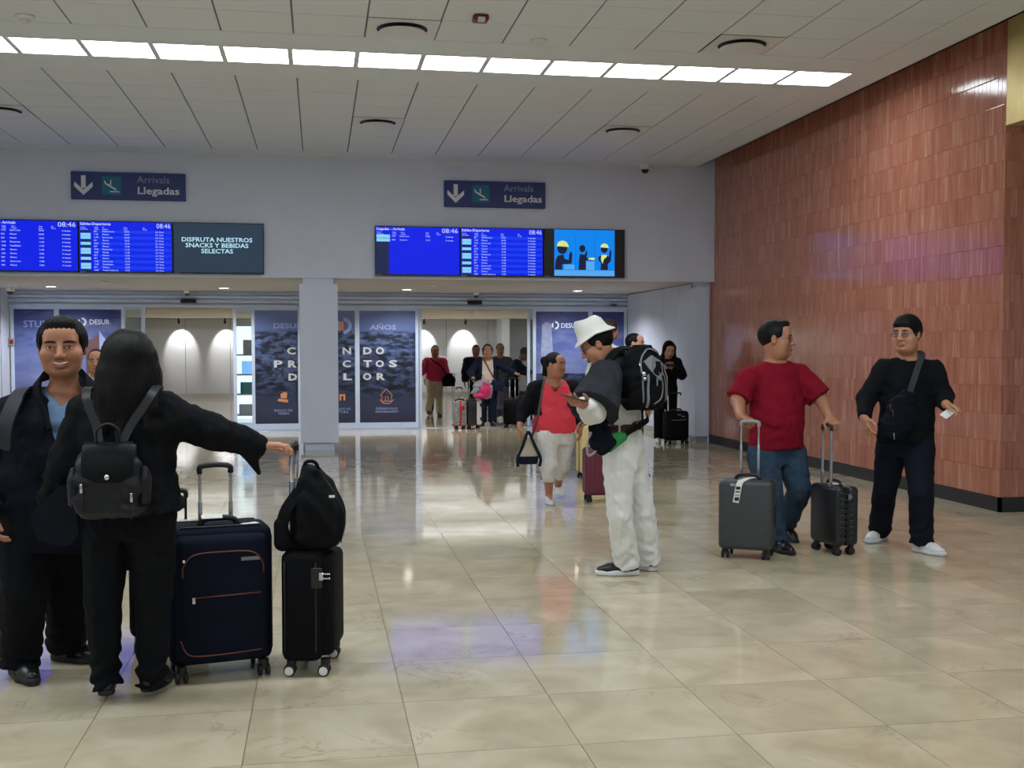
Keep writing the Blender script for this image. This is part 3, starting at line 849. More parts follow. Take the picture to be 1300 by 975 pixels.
def board(x0, x1, lab, head, rows, kind):
    t, f, w, h = screen(x0, x1, lab, M['scr_blue'])
    y = -.0775
    text_mesh('heading', head, .05, (.022, y, h-.06), M['scr_text'], f, width=.4, bold=.001)
    text_mesh('clock', '08:46', .09, (w-.265 if kind == 'arr' else w-.215, y, h-.09), M['scr_text'], f, width=.23 if kind == 'arr' else .185)
    cols = dict(arr=[.03, .27, .42, .8, 1.02], dep=[.03, .22, .35, .67, .9])[kind]
    hd1 = ['Airline\nAerolinea', 'Flight\nVuelo', 'From\nOrigen' if kind == 'arr' else 'To\nDestino', 'Time\nHora', 'Est.\nH. Est']
    for c, s in zip([.03, .25, .37, .72, .88] if kind == 'arr' else [.03, .21, .31, .59, .84], hd1):
        text_mesh('column_heading', s, .024, (c, y, h-.1), M['scr_text'], f)
    n = len(rows)
    top = h-.155; step = .0405 if kind == 'dep' else .052
    if kind == 'dep':
        b = nb()
        for k in range(n):
            if k % 2 == 0: box(b, .2, w-.014, y-.0002, y+.0004, top-step*k-.012, top-step*k+step-.014)
        obj('row_band', b, M['scr_blue2'], f)
        for k in range(n):
            z = top-step*k
            q_ = nb(); dark = k % 5 in (0, 3)
            box(q_, .03, .16, y-.0006, y, z-(.008 if dark else .012), z+(.022 if dark else .026)); obj('airline_tile', q_, M['scr_dark' if dark else 'scr_logo'], f)
        cx = [.2, .31, .6, w-.23]
    else:
        b = nb(); box(b, .014, .2, y-.0002, y+.0004, .02, h-.15 if n < 4 else .02001); obj('airline_column', b, M['scr_dark'], f)
        if n < 4:
            for k in range(n):
                b = nb(); box(b, .025, .215, y-.0008, y, top-step*k-.016, top-step*k+.03); obj('airline_tile', b, M['scr_logo'], f)
        cx = [.24, .35, .72, w-.21]
    for q in range(4):
        s = '\n'.join(r[q] for r in rows)
        tag(text_mesh('list_column', s, .03, (cx[q], y-.0006, top), M['scr_text'], f, line=step/.03), kind='stuff')
ci = ['Santa Lucia', 'Mexico', 'Mexico', 'Monterrey', 'Guadalajara', 'Mexico', 'Mexico', 'Mexico', 'Santa Lucia', 'Mexico']
tm = ['09:36', '09:50', '10:35', '11:08', '11:40', '11:55', '12:06', '12:31', '13:08', '14:05']
fl_ = ['1142', '820', '865', '1043', '1040', '828', '1061', '824', '870', '826']
board(-4.43, -3.203, 'blue arrivals list screen cut by the left edge', 'Llegadas - Arrivals', [(a, c, d, 'A tiempo') for a, c, d in zip(fl_, ci, tm)], 'arr')
dc = ['Villahermosa', 'Mexico', 'Santa Lucia', 'Mexico', 'Cancun', 'Mexico', 'Monterrey', 'Merida', 'Mexico', 'Mexico', 'Santa Lucia', 'Guadalajara', 'Mexico', 'Tuxtla Gutierrez']
dt = ['08:55', '09:20', '09:40', '10:05', '10:20', '10:40', '11:15', '11:50', '12:20', '12:40', '13:10', '13:35', '13:50', '14:20']
df = ['581', '1145', '1170', '821', '3232', '829', '1044', '3240', '827', '873', '1143', '1160', '831', '3090']
board(-3.203, -1.967, 'blue departures list screen left of the snack advertisement', 'Salidas-Departures', [(a, c, d, 'On Time') for a, c, d in zip(df, dc, dt)], 'dep')
t, f, w, h = screen(-1.967, -.741, 'dark navy screen advertising snacks and drinks', M['scr_navy'])
text_mesh('lettering', 'DISFRUTA NUESTROS\nSNACKS Y BEBIDAS\nSELECTAS', .083, (w/2-.02, -.078, .44), M['scr_cyan'], f, align='CENTER', width=.95, bold=.0015, line=.95)
board(.797, 2.015, 'mostly empty blue arrivals screen with two flights listed', 'Llegadas - Arrivals', [('7051', 'Santa Lucia', '10:00', 'A tiempo'), ('8601', 'Veracruz', '15:10', 'A tiempo')], 'arr')
board(2.015, 3.236, 'blue departures list screen beside the cartoon screen', 'Salidas-Departures', [(a, c, d, 'A tiempo') for a, c, d in zip(df, dc, dt)], 'dep')
t, f, w, h = screen(3.24, 4.461, 'screen showing a light blue safety cartoon with three figures', M['bezel'])
b = nb(); box(b, .157, 1.061, -.0795, -.077, .02, h-.012); pic = obj('cartoon', b, M['scr_sky'], f)
y = -.0797
b = nb(); box(b, .157, 1.061, y-.0004, y, .02, .105); obj('cartoon_floor', b, M['scr_sky2'], pic)
b = nb()
for xx in (.47, .76): box(b, xx, xx+.004, y-.0005, y, .105, .6)
box(b, .157, 1.061, y-.0005, y, .103, .107); box(b, .6, .72, y-.0005, y, .24, .246); obj('cartoon_lines', b, M['scr_line'], pic)
def fig(cx, hz, s, cap, body):
    k = nb()
    def ell(cx2, cz, rx, rz, n=18): prism(k, [(cx2+rx*math.cos(2*PI*j/n), y-.0008, cz+rz*math.sin(2*PI*j/n)) for j in range(n)], (0, -.0006, 0))
    ell(cx, hz, .075*s, .085*s)
    prism(k, [(cx+s*u, y-.0008, v) for u, v in body], (0, -.0006, 0))
    obj('cartoon_figure', k, M['scr_ink'], pic)
    if cap:
        k = nb(); prism(k, [(cx-.085*s, y-.0016, hz+.03*s), (cx+.1*s, y-.0016, hz+.02*s), (cx+.07*s, y-.0016, hz+.09*s), (cx, y-.0016, hz+.115*s), (cx-.06*s, y-.0016, hz+.09*s)], (0, -.0006, 0)); obj('cartoon_cap', k, M['scr_yellow'], pic)
fig(.275, .42, 1, True, [(-.11, .11), (.0, .11), (0, .19), (.06, .19), (.14, .2), (.15, .34), (.13, .38), (.105, .34), (.095, .25), (.03, .27), (.02, .33), (-.07, .31), (-.1, .24)])
fig(.575, .42, .62, False, [(-.09, .11), (.09, .11), (.09, .25), (.21, .25), (.22, .28), (.1, .29), (.12, .35), (.1, .4), (.06, .33), (-.06, .34), (-.08, .25)])
fig(.905, .42, .7, True, [(-.08, .11), (.08, .11), (.08, .2), (.14, .24), (.16, .38), (.12, .41), (.1, .3), (.06, .33), (-.06, .33), (-.13, .3), (-.12, .24), (-.07, .22)])
b = nb(); prism(b, [(.665, y-.0014, .26), (.76, y-.0014, .255), (.76, y-.0014, .29), (.67, y-.0014, .285)], (0, -.0006, 0)); prism(b, [(.86, y-.002, .33), (.95, y-.002, .33), (.94, y-.002, .3), (.9, y-.002, .27), (.88, y-.002, .2), (.855, y-.002, .26)], (0, -.0006, 0)); obj('cartoon_cloth', b, M['scr_yellow'], pic)
b = nb(); box(b, .3, .46, y-.0006, y, .11, .185); box(b, .62, .76, y-.0006, y, .107, .235); obj('cartoon_box', b, M['scr_sky2'], pic)
# ------------------------------------------------------------------ implicit surfaces for bodies, clothes and soft goods
F32 = np.float32
def V(*a): return np.array(a, float)
def unit(v):
    v = np.asarray(v, float); n = np.linalg.norm(v); return v/n if n > 1e-9 else v

class Prim:
    op = 'u'; k = .01
    def bb(self): return self.lo, self.hi

class Cone(Prim):
    """tapered capsule; flat ends on request"""
    def __init__(s, a, b, ra, rb, k=.02, fa=False, fb=False, op='u'):
        s.a, s.b, s.ra, s.rb, s.k, s.fa, s.fb, s.op = np.asarray(a, float), np.asarray(b, float), ra, rb, k, fa, fb, op
        m = max(ra, rb)
        s.lo = np.minimum(s.a, s.b)-m; s.hi = np.maximum(s.a, s.b)+m
    def ev(s, P):
        ba = s.b-s.a; L2 = ba@ba+1e-12
        q = P-s.a.astype(F32)
        t = (q@ba.astype(F32))/L2
        tc = np.clip(t, 0, 1)
        d = np.sqrt(((q-tc[:, None]*ba.astype(F32))**2).sum(1))-(s.ra+(s.rb-s.ra)*tc)
        L = math.sqrt(L2)
        if s.fa: d = np.maximum(d, -t*L)
        if s.fb: d = np.maximum(d, (t-1)*L)
        return d

class Ell(Prim):
    def __init__(s, c, r, A=None, k=.02, op='u', fn=None):
        s.c, s.r, s.k, s.op, s.fn = np.asarray(c, float), np.asarray(r, float), k, op, fn
        s.A = np.eye(3) if A is None else np.asarray(A, float)      # rows: local axes in the world
        e = np.sqrt(((s.A.T*s.r)**2).sum(1))
        s.lo = s.c-e; s.hi = s.c+e
    def ev(s, P):
        q = (P-s.c.astype(F32))@s.A.T.astype(F32)
        r = s.r.astype(F32)
        k0 = np.sqrt(((q/r)**2).sum(1)); k1 = np.sqrt(((q/r**2)**2).sum(1))+1e-6
        d = k0*(k0-1)/k1
        if s.fn is not None: d = s.fn(d, q)
        return d

class Loft(Prim):
    """stations (axial, half width, half depth, forward shift) along a straight axis"""
    def __init__(s, a, axis, side, st, k=.02, op='u', pw=2.0):
        s.a = np.asarray(a, float); s.ax = unit(axis)
        s.sd = unit(np.asarray(side, float)-s.ax*(s.ax@side)); s.fr = np.cross(s.ax, s.sd)
        s.st = np.array(st, float); s.k, s.op, s.pw = k, op, pw
        m = s.st[:, 1:3].max()+abs(s.st[:, 3]).max()
        p0, p1 = s.a+s.ax*s.st[0, 0], s.a+s.ax*s.st[-1, 0]
        s.lo = np.minimum(p0, p1)-m; s.hi = np.maximum(p0, p1)+m
    def ev(s, P):
        q = P-s.a.astype(F32)
        t = q@s.ax.astype(F32); x = q@s.sd.astype(F32); y = q@s.fr.astype(F32)
        st = s.st
        # smooth interpolation between the stations
        i = np.clip(np.searchsorted(st[:, 0], t)-1, 0, len(st)-2)
        u = np.clip((t-st[i, 0])/(st[i+1, 0]-st[i, 0]), 0, 1); u = u*u*(3-2*u)*.5+u*.5
        w = st[i]*(1-u)[:, None]+st[i+1]*u[:, None]
        wx, wy, sh = w[:, 1], w[:, 2], w[:, 3]
        if s.pw == 2: r = np.sqrt((x/wx)**2+((y-sh)/wy)**2)
        else: r = (np.abs(x/wx)**s.pw+np.abs((y-sh)/wy)**s.pw)**(1/s.pw)
        d = (r-1)*np.minimum(wx, wy)
        return np.maximum(np.maximum(d, st[0, 0]-t), t-st[-1, 0]).astype(F32)

class Plane(Prim):
    """keeps the side the normal points away from"""
    def __init__(s, p, n, k=.002):
        s.p, s.n, s.k, s.op = np.asarray(p, float), unit(n), k, 'i'
        s.lo, s.hi = V(-99, -99, -99), V(99, 99, 99)
    def ev(s, P): return (P-s.p.astype(F32))@s.n.astype(F32)

def smin(a, b, k):
    h = np.maximum(k-np.abs(a-b), 0)/k
    return np.minimum(a, b)-h*h*k*.25

def evalp(prims, P):
    P = np.asarray(P, F32)
    d = np.full(len(P), 9, F32)
    for p in prims:
        e = p.ev(P)
        if p.op == 'u': d = smin(d, e, p.k)
        elif p.op == 's': d = -smin(-d, e, p.k)
        else: d = -smin(-d, -e, p.k)
    return d

def fold(P, amp, wl, seed=0, zs=1.3):
    """cloth folds: warped sines"""
    r = np.random.RandomState(seed)
    k = 2*PI/wl
    o = np.zeros(len(P), F32)
    for i in range(4):
        d1 = unit(r.normal(size=3)*V(1, 1, zs)); d2 = unit(r.normal(size=3)); ph = r.uniform(0, 6, 2)
        o += np.sin(k*(.7+.25*i)*(P@d1.astype(F32))+1.8*np.sin(k*.45*(P@d2.astype(F32))+ph[0])+ph[1])
    return amp*.5*o

def axis_coords(lo, hi, h, fine):
    out = [lo]
    while out[-1] < hi:
        x = out[-1]; st = h
        for a, b, hf in fine:
            if a-.01 <= x <= b+.01: st = min(st, hf)
        out.append(x+st)
    return np.array(out)

def surface(prims, h, fine=(), disp=None):
    """surface nets on a rectilinear grid. fine: list of (lo3, hi3, step)"""
    ad = [p for p in prims if p.op == 'u']
    lo = np.min([p.lo for p in ad], 0)-3*h; hi = np.max([p.hi for p in ad], 0)+3*h
    X = [axis_coords(lo[i], hi[i], h, [(f[0][i], f[1][i], f[2]) for f in fine]) for i in range(3)]
    n = [len(x) for x in X]
    D = np.full(n, .3, F32)
    for p in prims:
        pad = max(p.k, 2.5*h)+.004
        sl = []
        for i in range(3):
            a = max(0, np.searchsorted(X[i], p.lo[i]-pad)-1); b = min(n[i], np.searchsorted(X[i], p.hi[i]+pad)+1)
            sl.append(slice(a, max(a+1, b)))
        sl = tuple(sl)
        sub = D[sl]
        g = np.stack(np.meshgrid(X[0][sl[0]], X[1][sl[1]], X[2][sl[2]], indexing='ij'), -1).reshape(-1, 3).astype(F32)
        e = p.ev(g).reshape(sub.shape).astype(F32)
        if p.op == 'u': D[sl] = smin(sub, e, p.k)
        elif p.op == 's': D[sl] = -smin(-sub, e, p.k)
        else: D[sl] = -smin(-sub, -e, p.k)
    if disp is not None:
        near = np.abs(D) < .035
        idx = np.nonzero(near)
        P = np.stack([X[0][idx[0]], X[1][idx[1]], X[2][idx[2]]], 1).astype(F32)
        D[idx] += disp(P)
    S = D < 0
    cs = [S[i:n[0]-1+i, j:n[1]-1+j, k:n[2]-1+k] for i in (0, 1) for j in (0, 1) for k in (0, 1)]
    tot = np.zeros(cs[0].shape, np.uint8)
    for c in cs: tot += c
    act = (tot > 0) & (tot < 8)
    ix = np.nonzero(act)
    m = len(ix[0])
    vid = np.full(act.shape, -1, np.int32); vid[ix] = np.arange(m)
    acc = np.zeros((m, 3)); cnt = np.zeros(m)
    ii = np.stack(ix, 1)
    for ax in range(3):
        oth = [a for a in range(3) if a != ax]
        for u in (0, 1):
            for v in (0, 1):
                c0 = ii.copy(); c0[:, oth[0]] += u; c0[:, oth[1]] += v
                c1 = c0.copy(); c1[:, ax] += 1
                d0 = D[c0[:, 0], c0[:, 1], c0[:, 2]].astype(float); d1 = D[c1[:, 0], c1[:, 1], c1[:, 2]].astype(float)
                ok = (d0 < 0) != (d1 < 0)
                t = np.where(ok, d0/np.where(ok, d0-d1, 1), 0)
                p = np.empty((m, 3))
                for a in range(3):
                    p[:, a] = X[a][c0[:, a]]
                p[:, ax] = p[:, ax]+t*(X[ax][c1[:, ax]]-X[ax][c0[:, ax]])
                acc[ok] += p[ok]; cnt[ok] += 1
    vt = acc/np.maximum(cnt, 1)[:, None]
    quads = []
    for ax in range(3):
        o0, o1 = [(1, 2), (2, 0), (0, 1)][ax]
        a = S.take(range(0, n[ax]-1), ax); b = S.take(range(1, n[ax]), ax)
        for flip, msk in ((False, a & ~b), (True, ~a & b)):
            q = np.stack(np.nonzero(msk), 1)
            q = q[(q[:, o0] > 0) & (q[:, o1] > 0) & (q[:, o0] < n[o0]-1) & (q[:, o1] < n[o1]-1)]
            if not len(q): continue
            def g(u, v):
                c = q.copy(); c[:, o0] -= u; c[:, o1] -= v
                return vid[c[:, 0], c[:, 1], c[:, 2]]
            f = np.stack([g(1, 1), g(0, 1), g(0, 0), g(1, 0)], 1)
            quads.append(f[:, ::-1] if flip else f)
    fc = np.concatenate(quads) if quads else np.zeros((0, 4), int)
    return vt, fc

def mesh_from(name, vt, fc, org=(0, 0, 0), smooth=True):
    me = bpy.data.meshes.new(name)
    me.vertices.add(len(vt)); me.vertices.foreach_set('co', (vt-np.asarray(org)).astype(F32).ravel())
    me.loops.add(len(fc)*4); me.loops.foreach_set('vertex_index', fc.astype(np.int32).ravel())
    me.polygons.add(len(fc))
    me.polygons.foreach_set('loop_start', np.arange(0, len(fc)*4, 4, dtype=np.int32))
    me.polygons.foreach_set('loop_total', np.full(len(fc), 4, np.int32))
    if smooth: me.polygons.foreach_set('use_smooth', np.ones(len(fc), bool))
    me.update(calc_edges=True)
    return me

def soft(name, prims, m, h, parent=None, org=(0, 0, 0), fine=(), disp=None):
    vt, fc = surface(prims, h, fine, disp)
    me = mesh_from(name, vt, fc, org)
    me.materials.append(m)
    o = bpy.data.objects.new(name, me); link(o)
    if parent is not None: o.parent = parent
    return o

# ------------------------------------------------------------------ people
def skin_mat(name, col, lip):
    m = mat(name, col, .5, .07, 30, spec=.4, bump=.04, bscale=300)
    nt = m.node_tree; b = nt.nodes['Principled BSDF']
    b.inputs['Subsurface Weight'].default_value = .08
    b.inputs['Subsurface Radius'].default_value = (.02, .008, .004)
    at = nn(nt, 'ShaderNodeAttribute'); at.attribute_name = 'tint'
    src = b.inputs['Base Color'].links[0].from_socket
    sep = nn(nt, 'ShaderNodeSeparateColor'); nt.links.new(at.outputs['Color'], sep.inputs[0])
    m1 = nn(nt, 'ShaderNodeMixRGB'); m1.inputs[2].default_value = lip
    nt.links.new(sep.outputs[0], m1.inputs[0]); nt.links.new(src, m1.inputs[1])
    m2 = nn(nt, 'ShaderNodeMixRGB'); m2.inputs[2].default_value = tuple(c*.5 for c in col[:3])+(1,)
    nt.links.new(sep.outputs[1], m2.inputs[0]); nt.links.new(m1.outputs[0], m2.inputs[1])
    nt.links.new(m2.outputs[0], b.inputs['Base Color'])
    return m
M['skin_brown'] = skin_mat('brown_skin', srgb(176, 122, 96), srgb(140, 78, 70))
M['skin_tan'] = skin_mat('tan_skin', srgb(192, 138, 110), srgb(158, 88, 80))
M['skin_light'] = skin_mat('light_brown_skin', srgb(204, 152, 126), srgb(172, 96, 90))
M['hair_black'] = mat('black_hair', srgb(12, 11, 12), .5, .3, 40, stretch=(1, 1, .12), bump=.2, bscale=200, spec=.18)
M['hair_brown'] = mat('dark_brown_hair', srgb(46, 34, 28), .5, .3, 40, stretch=(1, 1, .2), bump=.5, bscale=140)
M['hair_grey'] = mat('grey_hair', srgb(86, 80, 76), .5, .25, 40, stretch=(1, 1, .2), bump=.5, bscale=140)
M['eye_white'] = mat('eye_white', srgb(206, 200, 194), .25, .02)
M['eye_dark'] = mat('dark_iris', srgb(26, 16, 12), .15, .1)
M['teeth'] = mat('teeth', srgb(214, 208, 196), .3, .03)
M['lens'] = glass_mat('spectacle_lens', (.9, .92, .93, 1))
M['frame_dark'] = mat('dark_spectacle_frame', srgb(30, 28, 30), .3, .1)
def cloth(name, rgb, rough=.85, var=.08, sheen=.0, bump=.06, bs=500): return mat(name, srgb(*rgb), rough, var, 9, bump=bump, bscale=bs, spec=.15, sheen=sheen)
M['c_black'] = cloth('black_wool_cloth', (15, 17, 22))
M['c_navyblack'] = cloth('blue_black_cloth', (15, 19, 30))
M['c_trouser_black'] = cloth('black_trouser_cloth', (12, 14, 19))
M['c_lightblue'] = cloth('light_blue_cotton', (120, 150, 190))
M['c_blue_trim'] = cloth('mid_blue_trim', (56, 84, 130))
M['c_red'] = cloth('crimson_cotton', (128, 16, 38))
M['c_denim'] = cloth('blue_denim', (50, 68, 88), var=.3)
M['c_darkdenim'] = cloth('dark_indigo_denim', (18, 22, 34), var=.2)
M['c_white'] = cloth('white_cotton', (226, 226, 224), var=.03)
M['c_charcoal'] = cloth('charcoal_knit', (44, 46, 52), var=.2)
M['c_coral'] = cloth('coral_blouse_cloth', (232, 72, 88), var=.05)
M['c_khaki'] = cloth('khaki_cotton', (186, 176, 152))
M['c_rose'] = cloth('rose_pink_cloth', (196, 62, 100))
M['c_cream'] = cloth('cream_knit', (206, 190, 180))
M['c_navy'] = cloth('navy_knit', (24, 30, 50))
M['c_greypat'] = mat('grey_patterned_cloth', srgb(110, 104, 118), .85, .5, 26)
M['c_teal'] = cloth('dark_teal_jacket', (40, 58, 74))
M['leather_black'] = mat('black_leather', srgb(22, 24, 30), .44, .15, 30, bump=.1, bscale=180, spec=.3)
M['leather_brown'] = mat('brown_leather', srgb(82, 48, 38), .45, .12, 30)
M['shoe_black'] = mat('black_shoe_leather', srgb(22, 22, 25), .3, .1, 30)
M['shoe_white'] = mat('white_shoe_mesh', srgb(222, 222, 222), .6, .05, 40, bump=.2, bscale=200)
M['shoe_grey'] = mat('grey_shoe_panel', srgb(140, 144, 150), .6, .06, 40)
M['sole_white'] = mat('white_rubber_sole', srgb(220, 222, 226), .6, .03)
M['sole_dark'] = mat('black_rubber_sole', srgb(24, 24, 26), .6, .1)

M['lip_dark'] = mat('dark_lip_skin', srgb(160, 102, 86), .4, .08, 60)
M['lip_rose'] = mat('rose_lip_skin', srgb(178, 110, 96), .4, .08, 60)
def head_frame(d, pitch=0, roll=0):
    f = unit(V(d[0], d[1], 0)); u = V(0, 0, 1)
    r = np.cross(f, u)
    c, s = math.cos(pitch), math.sin(pitch)
    f, u = f*c-u*s, u*c+f*s
    c, s = math.cos(roll), math.sin(roll)
    r, u = r*c+u*s, u*c-r*s
    return np.array([r, f, u])               # rows: right, forward, up

def head_prims(C, A, s=1, fat=1.0, smile=0, neck=None, neck_r=.056, nose=1.0, wide=1.0):
    L = lambda x, y, z: C+s*(x*wide*A[0]+y*A[1]+z*A[2])
    E = lambda c, r, k=.02, op='u': Ell(L(*c), np.array((r[0]*(1+(wide-1)*(r[0] > .02)), r[1], r[2]))*s, A, k*s, op)
    K = lambda a, b, ra, rb, k=.02, op='u': Cone(L(*a), L(*b), ra*s, rb*s, k*s, op=op)
    fx = fat
    P = [E((0, -.018, .03), (.074, .094, .086)),
         E((0, .018, -.03), (.066*fx, .07, .085), .03),
         K((-.034*fx, .035, -.078), (.034*fx, .035, -.078), .03*fx, .03*fx, .035),
         E((0, .068, -.096), (.024*fx, .022, .02), .028), E((0, .084, -.083), (.028, .007, .005), .012, 's'),
         E((-.04*fx, .056, -.032), (.028*fx, .028, .03), .03), E((.04*fx, .056, -.032), (.028*fx, .028, .03), .03),
         K((-.04, .072, .024), (.04, .072, .024), .013, .013, .022),
         E((0, .05, .055), (.055, .04, .04), .03)]
    for sx in (-1, 1):
        P.append(E((sx*.032, .099, .0), (.021, .019, .0135), .014, 's'))
        P.append(E((sx*.032, .0755, .0), (.0165, .0145, .013), .006))
        P.append(K((sx*.017, .089, .0085), (sx*.046, .077, .006), .0035, .0028, .006))          # upper lid
    P += [K((0, .086, .012), (0, .108*nose, -.032), .0085, .0125, .016), E((-.0135, .097, -.037), (.0095, .012, .0085), .008), E((.0135, .097, -.037), (.0095, .012, .0085), .008),
          E((-.007, .104, -.0465), (.004, .006, .004), .004, 's'), E((.007, .104, -.0465), (.004, .006, .004), .004, 's')]
    mz = -.066; sm = smile
    w = .024+.006*sm
    for sx in (-1, 1):
        P.append(K((0, .0925, mz+.004), (sx*w, .082-.004*sm, mz+.002+.008*sm), .0058, .003, .008))
        P.append(K((0, .0915, mz-.008-.002*sm), (sx*w*.9, .081-.004*sm, mz-.001+.007*sm), .0072, .003, .008))
        P.append(K((sx*.02, .1, -.038), (sx*(.037+.006*sm), .083, mz+.0), .003+.002*sm, .003+.002*sm, .012, 's'))
        if sm: P.append(E((sx*.043, .071, -.026), (.021, .017, .017), .02))
        P.append(E((sx*.076*max(1, fx*.98), -.004, -.004), (.009, .018, .031), .008)); P.append(E((sx*.085*max(1, fx*.98), .002, -.002), (.006, .009, .016), .006, 's'))
    if neck is not None:
        P.append(Cone(L(0, -.02, -.05), neck, neck_r*s, neck_r*1.12*s, .04))
        if fat > 1.08: P.append(E((0, .022, -.108), (.046*fx, .036, .02), .03))
    return P, L

def cut_hair(hl, nape, side_y=.03):
    """hair region in head coordinates (right, forward, up): hl = hairline height on the forehead"""
    def fn(d, q):
        # q is relative to the cranium centre (0,-.018,.03)
        x, y, z = q[:, 0], q[:, 1]-.018, q[:, 2]+.03
        g = np.interp(z, [-.08, -.02, .03, hl-.012, hl+.004, hl+.02], [side_y-.03, side_y, side_y+.018, .05, .09, .3])
        low = np.interp(y, [-.12, -.05, -.012, side_y], [nape, nape, -.012, -.03])
        return np.maximum(d, np.maximum((y-g)*.8, (low-z)*.8)).astype(F32)
    return fn

def hand_prims(W, d, n, left, curl=(20, 25, 20), s=1, spread=.0205, thumb=(.55, .75, 0), palm=None):
    """hand at wrist W, fingers along d, palm facing n"""
    d = unit(d); n = np.asarray(n, float); n = unit(n-d*(n@d))
    t = np.cross(d, n)*(-1 if left else 1)
    P = []
    ln = [.068, .076, .07, .055]
    for i in range(4):
        off = .03-.0205*i
        kn = W+s*(d*(.088-.004*abs(i-1))+t*(spread/.0205)*off)
        P.append(Cone(W+s*(d*.008+t*off*.55), kn, .0155*s, .0115*s, .014))
        ang = 0; p = kn
        for j, fr in enumerate((.46, .3, .24)):
            ang += R(curl[j])
            v = d*math.cos(ang)+n*math.sin(ang)
            q = p+v*ln[i]*fr*s
            P.append(Cone(p, q, (.0092-.0008*j)*s, (.0084-.0009*j)*s, .004)); p = q
    a = W+s*(d*.022+t*.024); b = a+s*.046*unit(d*thumb[0]+t*thumb[1]+n*(.25+thumb[2])); c = b+s*.03*unit(d*.85+t*.3+n*(.3+thumb[2])); e = c+s*.024*unit(d*.95+n*(.35+thumb[2]))
    P += [Cone(a, b, .0165*s, .0125*s, .014), Cone(b, c, .0108*s, .0098*s, .006), Cone(c, e, .0096*s, .0078*s, .004)]
    return P

def skeleton(x, y, H, f, female=False):
    """standing figure with its feet at (x, y), facing f"""
    f = unit(V(f[0], f[1], 0)); r = np.cross(f, V(0, 0, 1)); o = V(x, y, 0); u = V(0, 0, 1)
    sw = (.112 if female else .122)*H
    J = dict(neck=o+u*.83*H, head=o+u*.93*H+f*.035*H, pelvis=o+u*.535*H)
    for sd, sg in (('R', 1), ('L', -1)):
        J['sh'+sd] = o+u*.805*H+r*sg*sw; J['el'+sd] = o+u*.63*H+r*sg*(sw+.035*H)-f*.01*H; J['wr'+sd] = o+u*.49*H+r*sg*(sw+.04*H)+f*.03*H
        J['hip'+sd] = o+u*.515*H+r*sg*.055*H; J['kn'+sd] = o+u*.285*H+r*sg*.06*H+f*.01*H; J['an'+sd] = o+u*.05*H+r*sg*.06*H-f*.01*H
        J['toe'+sd] = f+r*sg*.2
        J['hd'+sd] = -u+f*.15; J['hn'+sd] = -r*sg
    return J

